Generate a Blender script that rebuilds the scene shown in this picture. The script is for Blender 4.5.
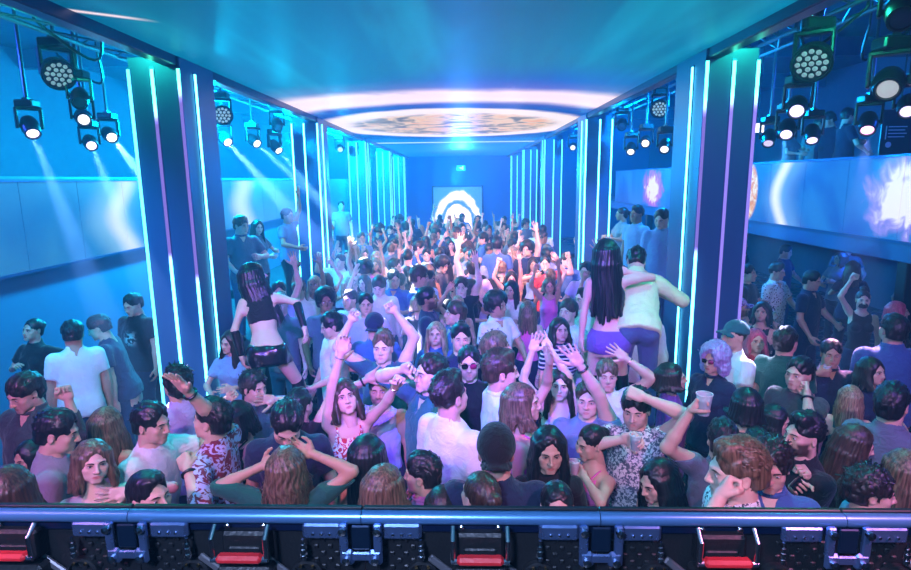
import bpy, math, random
import numpy as np
from mathutils import Vector, Matrix

for _o in list(bpy.data.objects): bpy.data.objects.remove(_o)
scene = bpy.context.scene
CEIL_GAIN, STRIP, RIB_L, RIB_R, HAZE, BEAM = 1.0, 8., .65, .9, .0105, 42000.
COL = scene.collection
random.seed(3)

# ---------------------------------------------------------------- camera
IW, IH, FPX = 911, 570, 578.
PITCH, YAW, ROLL, HCAM = math.radians(10.3), math.radians(.74), math.radians(.7), 3.05
CF = np.array([-math.sin(YAW)*math.cos(PITCH), math.cos(YAW)*math.cos(PITCH), -math.sin(PITCH)])
_r = np.array([math.cos(YAW), math.sin(YAW), 0.]); _u = np.cross(_r, CF)
CR_ = _r*math.cos(ROLL)-_u*math.sin(ROLL); CU_ = _u*math.cos(ROLL)+_r*math.sin(ROLL)
CAM = np.array([0, 0, HCAM])
cam = bpy.data.cameras.new('camera'); cam.lens = FPX/IW*36; cam.sensor_width = 36; cam.sensor_fit = 'HORIZONTAL'; cam.clip_start = .05; cam.clip_end = 200
camo = bpy.data.objects.new('camera', cam); COL.objects.link(camo)
camo.matrix_world = Matrix([[CR_[i], CU_[i], -CF[i], CAM[i]] for i in range(3)]+[[0, 0, 0, 1]])
scene.camera = camo
def ray(px, py): return CF+CR_*(px-IW/2)/FPX-CU_*(py-IH/2)/FPX
def onz(px, py, z): d = ray(px, py); return CAM+d*(z-HCAM)/d[2]
def ony(px, py, y): d = ray(px, py); return CAM+d*y/d[1]
def onx(px, py, x): d = ray(px, py); return CAM+d*x/d[0]

# ---------------------------------------------------------------- world, exposure, colour
w = bpy.data.worlds.new('night'); scene.world = w; w.use_nodes = True
w.node_tree.nodes['Background'].inputs[0].default_value = (.004, .02, .06, 1); w.node_tree.nodes['Background'].inputs[1].default_value = .15
vs = scene.view_settings; vs.view_transform = 'Standard'; vs.look = 'None'; vs.gamma = 1; vs.use_curve_mapping = False; vs.exposure = EXPO = .02
cy = scene.cycles
cy.use_denoising = True; cy.max_bounces = 4; cy.diffuse_bounces = 2; cy.glossy_bounces = 2; cy.transmission_bounces = 3; cy.volume_bounces = 0; cy.transparent_max_bounces = 6
cy.sample_clamp_indirect = 4; cy.volume_step_rate = 4; cy.caustics_reflective = False; cy.caustics_refractive = False

# ---------------------------------------------------------------- stage lamps (hung over the stage behind the photographer)
def lamp(name, kind, loc, aim, col, power, size=.1, angle=60, blend=.5, parent=None):
    L = bpy.data.lights.new(name, kind); L.color = col; L.energy = power
    if kind == 'SPOT': L.spot_size = math.radians(angle); L.spot_blend = blend; L.shadow_soft_size = size
    elif kind == 'AREA': L.size = size
    else: L.shadow_soft_size = size
    o = bpy.data.objects.new(name, L); COL.objects.link(o); o.location = loc
    o.rotation_euler = (Vector(aim)-Vector(loc)).to_track_quat('-Z', 'Y').to_euler()
    return o
lamp('stage_key_lamp', 'SPOT', (-1.8, .1, 4.15), (-2.1, 2.9, 1.4), (1, .30, .58), 400, .08, 74, .8)
lamp('stage_key_lamp', 'SPOT', (1.5, .1, 4.15), (1.5, 2.9, 1.4), (1, .28, .62), 360, .08, 74, .8)
lamp('stage_violet_lamp', 'SPOT', (-.2, .3, 4.18), (-.2, 6.6, 1.5), (.20, .10, 1), 2900, .08, 48, .8)
lamp('stage_violet_lamp', 'SPOT', (3.2, .3, 4.3), (3.4, 5.0, 1.2), (.26, .14, 1), 520, .12, 75, .8)
lamp('stage_violet_lamp', 'SPOT', (-3.0, .2, 4.1), (-1.5, 4.2, 1.4), (.30, .14, 1), 420, .1, 80, .8)
lamp('panel_fill_lamp', 'SPOT', (-.6, -.9, 4.0), (0, 1.2, 2.3), (.42, .55, 1), 520, .15, 100, .8)  # added to brighten the backs of the video wall panels
# added colour fill lamps without fixtures, to tint the haze and side bays
for y, p in ((9.2, 1900), (13.8, 2300), (19, 1900), (25, 1000)):
    lamp('cyan_fill_lamp', 'POINT', (-3.9, y, 4.05), (0, 0, 0), (.0, .58, 1), p, .15)  # added, no fixture here; makes the haze glow cyan
    lamp('blue_fill_lamp', 'POINT', (3.6, y, 4.1), (0, 0, 0), (.0, .30, 1), p*.26, .15)  # added too, a weaker blue glow in the haze
lamp('blue_fill_lamp', 'POINT', (-6.8, 6, 4.6), (0, 0, 0), (.03, .07, 1), 260, .15)
lamp('cyan_fill_lamp', 'SPOT', (-3.6, 3.6, 4.2), (-4.6, 6.0, 1.0), (.0, .44, 1), 800, .15, 90, .9)
lamp('blue_fill_lamp', 'POINT', (7.0, 7, 4.6), (0, 0, 0), (.01, .10, 1), 110, .15)
lamp('blue_fill_lamp', 'POINT', (7.0, 10, 1.95), (0, 0, 0), (.01, .12, 1), 120, .15)
lamp('green_fill_lamp', 'POINT', (3.0, 5.0, 4.45), (0, 0, 0), (.02, 1, .55), 50, .08)  # added pair, so the pipes and pillar tops catch green
lamp('green_fill_lamp', 'POINT', (-3.35, 5.0, 4.4), (0, 0, 0), (.02, 1, .6), 50, .08)
for x in (-2.3, 1.95): lamp('teal_top_fill', 'SPOT', (x, 3.8, 4.1), (x*.6, 3.9, 1.4), (.0, .75, .85), 200, .08, 110, .9)  # added overhead to put teal on the front crowd's hair
# warm spot from the ceiling onto the middle of the floor
lamp('warm_floor_lamp', 'SPOT', (.6, 7.0, 4.15), (.5, 11.5, 1.2), (1, .42, .40), 2900, .1, 62, .7)
lamp('blue_fill_lamp', 'POINT', (0, 24, 3.4), (0, 0, 0), (.01, .22, 1), 2000, .15)  # added to brighten the far end of the hall


# ---------------------------------------------------------------- helpers
def new_mat(name):
    m = bpy.data.materials.new(name); m.use_nodes = True; nt = m.node_tree; nt.nodes.clear()
    return m, nt, nt.nodes.new('ShaderNodeOutputMaterial')
def s2l(r, g, b): return tuple(((c/255+.055)/1.055)**2.4 if c > 10 else c/255/12.92 for c in (r, g, b))
_mats = {}
def pm(name, col, rough=.5, metal=0., emit=None, strength=1., spec=.5, bump=0., bscale=40.):
    if name in _mats: return _mats[name]
    m, nt, out = new_mat(name); b = nt.nodes.new('ShaderNodeBsdfPrincipled'); nt.links.new(b.outputs[0], out.inputs[0])
    b.inputs['Base Color'].default_value = (*col, 1); b.inputs['Roughness'].default_value = rough; b.inputs['Metallic'].default_value = metal; b.inputs['Specular IOR Level'].default_value = spec
    if emit: b.inputs['Emission Color'].default_value = (*emit, 1); b.inputs['Emission Strength'].default_value = strength
    if bump:
        n = nt.nodes.new('ShaderNodeTexNoise'); n.inputs['Scale'].default_value = bscale; n.inputs['Detail'].default_value = 4
        tc = nt.nodes.new('ShaderNodeTexCoord'); nt.links.new(tc.outputs['Object'], n.inputs[0])
        bp = nt.nodes.new('ShaderNodeBump'); bp.inputs['Strength'].default_value = bump; bp.inputs['Distance'].default_value = .01
        nt.links.new(n.outputs[0], bp.inputs['Height']); nt.links.new(bp.outputs[0], b.inputs['Normal'])
        mr = nt.nodes.new('ShaderNodeMapRange'); mr.inputs[3].default_value = max(rough-.12, .05); mr.inputs[4].default_value = min(rough+.15, 1)
        nt.links.new(n.outputs[0], mr.inputs[0]); nt.links.new(mr.outputs[0], b.inputs['Roughness'])
    _mats[name] = m
    return m
class N:
    """tiny node-math language for screen pictures"""
    def __init__(s, nt): s.nt = nt
    def m(s, op, a, b=None, c=None, clamp=False):
        n = s.nt.nodes.new('ShaderNodeMath'); n.operation = op; n.use_clamp = clamp
        for i, v in enumerate((a, b, c)):
            if v is None: continue
            if isinstance(v, (int, float)): n.inputs[i].default_value = v
            else: s.nt.links.new(v, n.inputs[i])
        return n.outputs[0]
    def add(s, a, b): return s.m('ADD', a, b)
    def mul(s, a, b): return s.m('MULTIPLY', a, b)
    def sub(s, a, b): return s.m('SUBTRACT', a, b)
    def bump(s, x, c, w): # smooth bump of half-width w round c
        d = s.m('ABSOLUTE', s.sub(x, c)); return s.step(d, w, 0)
    def step(s, x, a, b):
        n = s.nt.nodes.new('ShaderNodeMapRange'); n.interpolation_type = 'SMOOTHSTEP'; n.clamp = True
        s.nt.links.new(x, n.inputs[0]); n.inputs[1].default_value = a; n.inputs[2].default_value = b
        if a > b: n.inputs[1].default_value, n.inputs[2].default_value, n.inputs[3].default_value, n.inputs[4].default_value = b, a, 1, 0
        return n.outputs[0]
    def mix(s, f, a, b, mode='MIX'):
        n = s.nt.nodes.new('ShaderNodeMix'); n.data_type = 'RGBA'; n.blend_type = mode; n.clamp_factor = True
        for i, v in ((0, f), (6, a), (7, b)):
            if isinstance(v, (int, float)): n.inputs[i].default_value = v
            elif isinstance(v, tuple): n.inputs[i].default_value = (*v, 1)
            else: s.nt.links.new(v, n.inputs[i])
        return n.outputs[2]
    def xyz(s):
        t = s.nt.nodes.new('ShaderNodeTexCoord'); x = s.nt.nodes.new('ShaderNodeSeparateXYZ'); s.nt.links.new(t.outputs['Object'], x.inputs[0])
        s.co = t.outputs['Object']
        return x.outputs[0], x.outputs[1], x.outputs[2]
    def noise(s, scale, detail=3, dist=0., sc=(1, 1, 1)):
        mp = s.nt.nodes.new('ShaderNodeMapping'); mp.inputs['Scale'].default_value = sc; s.nt.links.new(s.co, mp.inputs[0])
        n = s.nt.nodes.new('ShaderNodeTexNoise'); n.inputs['Scale'].default_value = scale; n.inputs['Detail'].default_value = detail; n.inputs['Distortion'].default_value = dist
        s.nt.links.new(mp.outputs[0], n.inputs[0]); return n.outputs[0]
    def dist(s, a, b, ca, cb, sa=1., sb=1.):
        x = s.mul(s.sub(a, ca), 1/sa); y = s.mul(s.sub(b, cb), 1/sb)
        return s.m('SQRT', s.add(s.mul(x, x), s.mul(y, y)))
def screen_mat(name, pic, strength=1., rough=.3):
    """an LED screen: dark glossy face that gives off the picture pic(N) returns"""
    m, nt, out = new_mat(name); b = nt.nodes.new('ShaderNodeBsdfPrincipled'); nt.links.new(b.outputs[0], out.inputs[0])
    b.inputs['Base Color'].default_value = (.015, .02, .03, 1); b.inputs['Roughness'].default_value = rough
    nt.links.new(pic(N(nt)), b.inputs['Emission Color']); b.inputs['Emission Strength'].default_value = strength
    return m

class MB:
    def __init__(s): s.v, s.f = [], []
    def raw(s, v, f):
        n = len(s.v); s.v += [tuple(map(float, p)) for p in v]; s.f += [tuple(int(i)+n for i in q) for q in f]; return s
    def box(s, lo, hi, bev=0., M=None):
        (a, b, c), (d, e, g) = lo, hi
        if bev <= 0:
            v = [(x, y, z) for z in (c, g) for y in (b, e) for x in (a, d)]
            f = [(0,2,3,1),(4,5,7,6),(0,1,5,4),(2,6,7,3),(0,4,6,2),(1,3,7,5)]
        else:
            v = []; t = bev
            for z in (c, g):
                for y in (b, e):
                    for x in (a, d):
                        ix, iy, iz = (t if x == a else -t), (t if y == b else -t), (t if z == c else -t)
                        v += [(x, y+iy, z+iz), (x+ix, y, z+iz), (x+ix, y+iy, z)]
            q = lambda i, k: i*3+k
            f = [(q(0,2),q(2,2),q(3,2),q(1,2)),(q(4,2),q(5,2),q(7,2),q(6,2)),(q(0,1),q(1,1),q(5,1),q(4,1)),(q(2,1),q(6,1),q(7,1),q(3,1)),(q(0,0),q(4,0),q(6,0),q(2,0)),(q(1,0),q(3,0),q(7,0),q(5,0))]
            for i, j, k, l in ((0,1,1,2),(4,5,1,2),(2,3,1,2),(6,7,1,2)): f.append((q(i,1),q(i,2),q(j,2),q(j,1)))
            for i, j in ((0,2),(4,6),(1,3),(5,7)): f.append((q(i,0),q(i,2),q(j,2),q(j,0)))
            for i, j in ((0,4),(1,5),(2,6),(3,7)): f.append((q(i,0),q(i,1),q(j,1),q(j,0)))
            for i in range(8): f.append((q(i,0),q(i,1),q(i,2)))
        if M is not None: v = [tuple(M@Vector(p)) for p in v]
        return s.raw(v, f)
    def tube(s, p, q, r, r2=None, n=10):
        v, f = tubepath([p, q], [r, r if r2 is None else r2], n); return s.raw(v, f)
    def path(s, pts, r, n=8): v, f = tubepath(pts, [r]*len(pts), n); return s.raw(v, f)
    def lathe(s, prof, n=20, M=None, cap=True):
        v = [(r*math.cos(2*math.pi*i/n), r*math.sin(2*math.pi*i/n), z) for r, z in prof for i in range(n)]
        f = [(j*n+i, j*n+(i+1) % n, (j+1)*n+(i+1) % n, (j+1)*n+i) for j in range(len(prof)-1) for i in range(n)]
        if cap: f += [tuple(range(n-1, -1, -1)), tuple((len(prof)-1)*n+i for i in range(n))]
        if M is not None: v = [tuple(M@Vector(p)) for p in v]
        return s.raw(v, f)
    def mesh(s, name, smooth=False):
        me = bpy.data.meshes.new(name); me.from_pydata(s.v, [], s.f); me.update()
        import bmesh
        bm = bmesh.new(); bm.from_mesh(me); bmesh.ops.recalc_face_normals(bm, faces=bm.faces); bm.to_mesh(me); bm.free()
        if smooth:
            me.polygons.foreach_set('use_smooth', [True]*len(me.polygons))
            try: me.set_sharp_from_angle(angle=math.radians(35))
            except Exception: pass
        return me
    def build(s, name, mat, parent=None, smooth=False): return obj(name, s.mesh(name, smooth), mat, parent)
def obj(name, me, mat=None, parent=None):
    o = bpy.data.objects.new(name, me); COL.objects.link(o)
    if mat is not None:
        for m in (mat if isinstance(mat, (list, tuple)) else [mat]):
            if len(me.materials) < (len(mat) if isinstance(mat, (list, tuple)) else 1): me.materials.append(m)
    if parent is not None: o.parent = parent
    return o
def empty(name, loc=(0, 0, 0), rot=0.):
    o = bpy.data.objects.new(name, None); COL.objects.link(o); o.location = loc; o.rotation_euler = (0, 0, rot); o.empty_display_size = .1
    return o
def tag(o, label=None, cat=None, group=None, kind=None):
    if label: o['label'] = label
    if cat: o['category'] = cat
    if group: o['group'] = group
    if kind: o['kind'] = kind
    return o
def struct(name, mb, mat, label=None, smooth=False):
    return tag(mb.build(name, mat, None, smooth), label, None, None, 'structure')

# ---------------------------------------------------------------- implicit-surface body kit
_rs = np.random.RandomState(7)
_NT = _rs.rand(32, 32, 32).astype(np.float32)*2-1
def vnoise(x, y, z, s):
    """smooth lattice noise in -1..1 of world scale 1/s"""
    x, y, z = np.broadcast_arrays(x*s+50, y*s+50, z*s+50)
    xi, yi, zi = np.floor(x).astype(int), np.floor(y).astype(int), np.floor(z).astype(int)
    fx, fy, fz = x-xi, y-yi, z-zi
    fx, fy, fz = fx*fx*(3-2*fx), fy*fy*(3-2*fy), fz*fz*(3-2*fz)
    g = lambda a, b, c: _NT[(xi+a) & 31, (yi+b) & 31, (zi+c) & 31]
    l = lambda a, b, t: a+(b-a)*t
    return l(l(l(g(0,0,0), g(1,0,0), fx), l(g(0,1,0), g(1,1,0), fx), fy), l(l(g(0,0,1), g(1,0,1), fx), l(g(0,1,1), g(1,1,1), fx), fy), fz)

class Field:
    def __init__(s, lo, hi, h):
        s.h = h; s.lo = np.array(lo, float)-2*h
        n = np.ceil((np.array(hi, float)+2*h-s.lo)/h).astype(int)+1
        s.ax = [s.lo[i]+h*np.arange(n[i]) for i in range(3)]
        s.a = np.full(n, .2)
    def _sl(s, lo, hi, pad):
        i0 = [max(0, int((lo[i]-pad-s.lo[i])/s.h)) for i in range(3)]
        i1 = [min(len(s.ax[i]), int((hi[i]+pad-s.lo[i])/s.h)+2) for i in range(3)]
        sl = tuple(slice(a, max(a, b)) for a, b in zip(i0, i1))
        return sl, s.ax[0][sl[0]][:, None, None], s.ax[1][sl[1]][None, :, None], s.ax[2][sl[2]][None, None, :]
    def add(s, fn, lo, hi, k=.015):
        sl, X, Y, Z = s._sl(lo, hi, k+3*s.h)
        a = s.a[sl]
        if not a.size: return
        d = fn(X, Y, Z)
        t = np.clip(.5+.5*(a-d)/k, 0, 1)
        s.a[sl] = a*(1-t)+d*t-k*t*(1-t)
    def sub(s, fn, lo, hi, k=.01):
        sl, X, Y, Z = s._sl(lo, hi, k+3*s.h)
        a = s.a[sl]
        if not a.size: return
        d = -fn(X, Y, Z)
        t = np.clip(.5-.5*(a-d)/k, 0, 1)
        s.a[sl] = a*(1-t)+d*t+k*t*(1-t)
    def whole(s): return s.ax[0][:, None, None], s.ax[1][None, :, None], s.ax[2][None, None, :]
    def rc(s, p, q, r0, r1, k=.015):
        p, q = np.array(p, float), np.array(q, float); v = q-p; L = max(v@v, 1e-9)
        def fn(X, Y, Z):
            x, y, z = X-p[0], Y-p[1], Z-p[2]
            t = np.clip((x*v[0]+y*v[1]+z*v[2])/L, 0, 1)
            return np.sqrt((x-t*v[0])**2+(y-t*v[1])**2+(z-t*v[2])**2)-(r0+t*(r1-r0))
        r = max(r0, r1)
        s.add(fn, np.minimum(p, q)-r, np.maximum(p, q)+r, k)
    def ellf(s, c, r, M=None):
        c, r = np.array(c, float), np.array(r, float)
        def fn(X, Y, Z):
            x, y, z = X-c[0], Y-c[1], Z-c[2]
            if M is not None:
                x, y, z = [M[0][i]*x+M[1][i]*y+M[2][i]*z for i in range(3)]
            k0 = np.sqrt((x/r[0])**2+(y/r[1])**2+(z/r[2])**2)
            k1 = np.sqrt((x/r[0]**2)**2+(y/r[1]**2)**2+(z/r[2]**2)**2)
            return k0*(k0-1)/np.maximum(k1, 1e-6)
        m = r if M is None else np.full(3, r.max())
        return fn, c-m, c+m
    def ell(s, c, r, k=.015, M=None): s.add(*s.ellf(c, r, M), k)
    def cut(s, c, r, k=.008, M=None): s.sub(*s.ellf(c, r, M), k)
    def mesh(s): return surface_nets(s.a, s.lo, s.h)

_CN = np.array([(i & 1, i >> 1 & 1, i >> 2 & 1) for i in range(8)])
_ED = [(a, b) for a in range(8) for b in range(a+1, 8) if abs(_CN[a]-_CN[b]).sum() == 1]
def surface_nets(a, lo, h):
    sg = a < 0
    c = np.zeros(tuple(n-1 for n in a.shape), np.uint8)
    for (i, j, k) in _CN:
        c += sg[i:i+c.shape[0], j:j+c.shape[1], k:k+c.shape[2]]
    idx = np.argwhere((c > 0) & (c < 8))
    if not len(idx): return np.zeros((0, 3)), np.zeros((0, 4), int)
    val = np.stack([a[tuple((idx+o).T)] for o in _CN], 1)
    acc = np.zeros((len(idx), 3)); cnt = np.zeros(len(idx))
    for p, q in _ED:
        m = (val[:, p] < 0) != (val[:, q] < 0)
        t = val[m, p]/(val[m, p]-val[m, q])
        acc[m] += _CN[p]+t[:, None]*(_CN[q]-_CN[p]); cnt[m] += 1
    v = lo+h*(idx+acc/cnt[:, None])
    im = np.full(c.shape, -1); im[tuple(idx.T)] = np.arange(len(idx))
    F = []
    for ax in range(3):
        s0 = [slice(1, -1)]*3; s0[ax] = slice(0, -1)
        s1 = [slice(1, -1)]*3; s1[ax] = slice(1, None)
        A, B = sg[tuple(s0)], sg[tuple(s1)]
        e = np.argwhere(A != B)
        if not len(e): continue
        ins = A[tuple(e.T)]
        off = np.ones(3, int); off[ax] = 0
        e = e+off
        u, w = [(1, 2), (2, 0), (0, 1)][ax]
        du = np.zeros(3, int); du[u] = 1
        dw = np.zeros(3, int); dw[w] = 1
        q = np.stack([im[tuple((e-du-dw).T)], im[tuple((e-dw).T)], im[tuple(e.T)], im[tuple((e-du).T)]], 1)
        q[~ins] = q[~ins][:, ::-1]
        F.append(q)
    F = np.concatenate(F); F = F[(F >= 0).all(1)]
    return v, F

def rx(a): c, s = math.cos(a), math.sin(a); return np.array([[1,0,0],[0,c,-s],[0,s,c]])
def ry(a): c, s = math.cos(a), math.sin(a); return np.array([[c,0,s],[0,1,0],[-s,0,c]])
def rz(a): c, s = math.cos(a), math.sin(a); return np.array([[c,-s,0],[s,c,0],[0,0,1]])
def unit(v): v = np.array(v, float); return v/max(np.linalg.norm(v), 1e-9)

class Soup:
    """several surfaces collected into one mesh, with a material slot and a tint for each"""
    def __init__(s): s.v, s.f, s.m, s.t, s.n = [], [], [], [], 0
    def add(s, v, f, mi=0, tint=None):
        v = np.asarray(v, float)
        s.v.append(v); s.f += [[int(i)+s.n for i in q] for q in f]; s.m += [mi]*len(f); s.n += len(v)
        s.t.append(np.ones((len(v), 4)) if tint is None else np.concatenate([np.broadcast_to(tint, (len(v), 3)), np.ones((len(v), 1))], 1))
    def mesh(s, name, tint=True):
        me = bpy.data.meshes.new(name)
        me.from_pydata(np.concatenate(s.v).tolist(), [], s.f)
        me.polygons.foreach_set('material_index', s.m)
        me.polygons.foreach_set('use_smooth', [True]*len(s.f))
        if tint:
            at = me.color_attributes.new('tint', 'FLOAT_COLOR', 'POINT')
            at.data.foreach_set('color', np.concatenate(s.t).ravel())
        me.update()
        return me

def ball(c, r, nu=10, nv=7):
    v = [(0, 0, 1)]+[(math.sin(math.pi*j/nv)*math.cos(2*math.pi*i/nu), math.sin(math.pi*j/nv)*math.sin(2*math.pi*i/nu), math.cos(math.pi*j/nv)) for j in range(1, nv) for i in range(nu)]+[(0, 0, -1)]
    f = [(0, 1+i, 1+(i+1) % nu) for i in range(nu)]
    for j in range(nv-2):
        f += [(1+j*nu+i, 1+(j+1)*nu+i, 1+(j+1)*nu+(i+1) % nu, 1+j*nu+(i+1) % nu) for i in range(nu)]
    e = len(v)-1
    f += [(e, e-nu+(i+1) % nu, e-nu+i) for i in range(nu)]
    return np.array(v)*np.array(r)+np.array(c), f

def tubepath(pts, rad, n=6, flat=None):
    """a tube along points; rad per point; flat = (axis, factor) squashes the section"""
    pts = np.array(pts, float); m = len(pts); v = []
    up = np.array([0, 0, 1.]) if abs(unit(pts[-1]-pts[0])[2]) < .9 else np.array([0, 1., 0])
    for i in range(m):
        t = unit(pts[min(i+1, m-1)]-pts[max(i-1, 0)])
        a = unit(np.cross(t, up)); b = np.cross(a, t)
        for j in range(n):
            g = 2*math.pi*j/n
            v.append(pts[i]+rad[i]*(a*math.cos(g)+b*math.sin(g)*(flat or 1)))
    f = [(i*n+j, i*n+(j+1) % n, (i+1)*n+(j+1) % n, (i+1)*n+j) for i in range(m-1) for j in range(n)]
    f += [tuple(range(n-1, -1, -1)), tuple((m-1)*n+j for j in range(n))]
    return np.array(v), f

# ---- heads: face looks to -Y, origin between the ears
_heads = {}
def head_template(sex, lod):
    key = (sex, lod)
    if key in _heads: return _heads[key]
    h = .0058 if lod == 0 else .0105
    g = 1. if sex == 'm' else 0.
    F = Field((-.1, -.135, -.2), (.1, .12, .135), h)
    F.ell((0, .018, .036), (.076, .096, .087), .02)
    F.ell((0, -.028, -.012), (.065+.003*g, .066, .088), .03)
    for s in (-1, 1): F.ell((s*.034, -.05, -.055), (.028, .032, .035), .025)
    F.ell((0, -.032, -.07), (.045+.008*g, .05, .042), .03)
    F.rc((-.015, -.081, -.1), (.015, -.081, -.1), .0135, .0135, .022)
    for s in (-1, 1):
        F.ell((s*.045, -.062, -.02), (.022, .022, .02), .02)
        F.rc((s*.012, -.089, .026), (s*.046, -.076, .024), .009+.002*g, .008, .012)
        F.cut((s*.032, -.104, .004), (.019, .016, .012), .010)
        F.ell((s*.0325, -.079, .0035), (.0155, .013, .0125), .004)
        F.ell((s*.078, .012, -.006), (.009, .02, .033), .008, rz(s*.35))
        F.cut((s*.0865, .006, -.004), (.006, .009, .018), .005)
        F.ell((s*.0125, -.1, -.034), (.0085, .01, .008), .006)
        F.rc((s*.038, .02, -.07), (s*.03, .03, -.12), .03, .03, .03)
    F.rc((0, -.094, .018), (0, -.112, -.026), .0075, .0105, .012)
    F.ell((0, -.1145, -.031), (.0105, .0095, .0085), .008)
    F.ell((0, -.08, -.066), (.027, .018, .024), .016)
    F.rc((-.018, -.0905, -.0625), (.018, -.0905, -.0625), .0042, .0042, .005)
    F.rc((0, -.0955, -.061), (0, -.0955, -.061), .005, .005, .008)
    F.rc((-.012, -.092, -.073), (.012, -.092, -.073), .0054, .0054, .006)
    F.cut((0, -.102, -.0672), (.024, .009, .0017), .003)
    F.rc((0, .022, -.06), (0, .034, -.21), .05+.006*g, .055+.006*g, .025)
    v, f = F.mesh()
    x, y, z = v.T
    t = np.ones((len(v), 3))
    lip = np.clip(1.2-np.sqrt((x/.022)**2+((z+.0675)/.0095)**2), 0, 1)*(y < -.08)
    lip = np.clip(lip*3, 0, 1)[:, None]
    t = t*(1-lip)+np.array([.82, .40, .44] if sex == 'f' else [.82, .58, .58])*lip
    ch = np.clip(1-np.sqrt(((np.abs(x)-.045)/.03)**2+((z+.03)/.028)**2), 0, 1)[:, None]*(y < -.03)[:, None]
    t = t*(1-.5*ch)+t*np.array([1, .82, .8])*.5*ch
    lid = np.clip(1.5-np.sqrt(((np.abs(x)-.0325)/.019)**2+((z-.005)/.012)**2), 0, 1)[:, None]*(y < -.06)[:, None]
    t = t*(1-lid)+t*np.array([.7, .6, .6])*lid
    beard = np.clip((-.045-z)/.012, 0, 1)*np.clip((.02-y)/.03, 0, 1)*np.clip((z+.135)/.02, 0, 1)
    beard = np.maximum(beard, np.clip((-.01-z)/.02, 0, 1)*np.clip((np.abs(x)-.05)/.01, 0, 1)*np.clip((.0-y)/.02, 0, 1))
    mous = np.clip(1.4-np.sqrt((x/.03)**2+((z+.05)/.0075)**2), 0, 1)*(y < -.08)
    beard = np.clip(np.maximum(beard, mous*2), 0, 1)*(1-lip[:, 0])
    _heads[key] = (v, f, t, beard)
    return _heads[key]

# ---- hands: wrist at origin, fingers to +Z, palm faces -Y, thumb to +X
_hands = {}
def hand_template(pose, lod):
    key = (pose, lod)
    if key in _hands: return _hands[key]
    h = .0052 if lod == 0 else .0088
    F = Field((-.09, -.11, -.05), (.11, .06, .21), h)
    F.rc((0, 0, -.045), (0, 0, .02), .027, .026, .01)
    for x0, x1 in ((-.03, -.028), (-.012, -.01), (.01, .008), (.022, .026)):
        F.rc((x0*.8, 0, .02), (x1, .001, .086), .0165, .0125, .012)
    F.rc((.02, -.008, .025), (.026, -.012, .05), .018, .015, .012)
    curl = {'open': (.08, .1, .08), 'relaxed': (.45, .5, .3), 'fist': (1.45, 1.6, 1.2), 'grip': (.75, 1.05, .8), 'point': (1.4, 1.6, 1.1), 'flat': (.12, .2, .1)}[pose]
    spread = {'open': .16, 'flat': .04}.get(pose, .03)
    for i, (x, L) in enumerate(((-.031, .062), (-.0105, .075), (.0105, .082), (.031, .074))):
        c = curl
        if pose == 'point' and i == 3: c = (.1, .1, .1)
        c = [a*(1+.12*(1.5-i)*.5) for a in c]
        p = np.array([x, 0, .084+.004*(i in (1, 2))]); ang = 0; sx = (i-1.5)*spread
        rr = .0092 if i else .008
        for s, (fr, da) in enumerate(zip((.45, .31, .27), c)):
            ang += da
            d = unit([math.sin(sx), -math.sin(ang), math.cos(ang)])
            q = p+d*L*fr*1.05
            F.rc(p, q, rr*(1.0-.08*s), rr*(.93-.08*s), .004)
            p = q
    tp = {'open': [(.03, -.004, .02), (.062, -.012, .05), (.082, -.016, .078), (.094, -.02, .098)],
          'flat': [(.028, -.006, .02), (.052, -.014, .052), (.058, -.02, .082), (.058, -.022, .104)],
          'relaxed': [(.028, -.008, .02), (.05, -.026, .045), (.054, -.042, .072), (.05, -.052, .092)],
          'grip': [(.028, -.01, .02), (.05, -.038, .04), (.05, -.066, .058), (.036, -.082, .07)],
          'fist': [(.028, -.01, .02), (.044, -.034, .044), (.03, -.05, .066), (.006, -.052, .072)],
          'point': [(.028, -.01, .02), (.044, -.034, .044), (.03, -.05, .066), (.006, -.052, .072)]}[pose]
    for s in range(3): F.rc(tp[s], tp[s+1], .0135-.002*s, .0118-.002*s, .006)
    _hands[key] = F.mesh()
    return _hands[key]

TORSO = {'m': np.array([(.74,.15,.10,.012),(.80,.165,.112,.012),(.93,.168,.118,.015),(1.06,.148,.102,.0),(1.20,.158,.110,-.006),(1.33,.168,.118,.0),(1.41,.152,.096,.01),(1.465,.105,.078,.018),(1.5,.064,.06,.022),(1.56,.056,.056,.022)]),
         'f': np.array([(.74,.155,.105,.012),(.82,.172,.118,.014),(.93,.165,.115,.018),(1.08,.116,.085,.004),(1.2,.13,.095,-.002),(1.32,.146,.1,.002),(1.4,.138,.083,.01),(1.45,.09,.066,.018),(1.49,.054,.052,.022),(1.56,.047,.048,.022)])}
ARM = {'m': (.172, 1.405, .285, .26, .053, .043, .041, .027), 'f': (.15, 1.395, .27, .245, .041, .034, .033, .0225)}
PEL = np.array([0, .01, .95])

def ik(S, T, l1, l2, pole):
    v = T-S; d = min(np.linalg.norm(v), (l1+l2)*.995); d = max(d, abs(l1-l2)+.06)
    n = unit(v); a = (l1*l1-l2*l2+d*d)/(2*d); hh = math.sqrt(max(l1*l1-a*a, 0))
    p = np.array(pole, float); p = p-n*(p@n); p = unit(p) if np.linalg.norm(p) > 1e-4 else unit(np.cross(n, [1, .3, 0]))
    return S+n*a+p*hh, S+n*d

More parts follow.
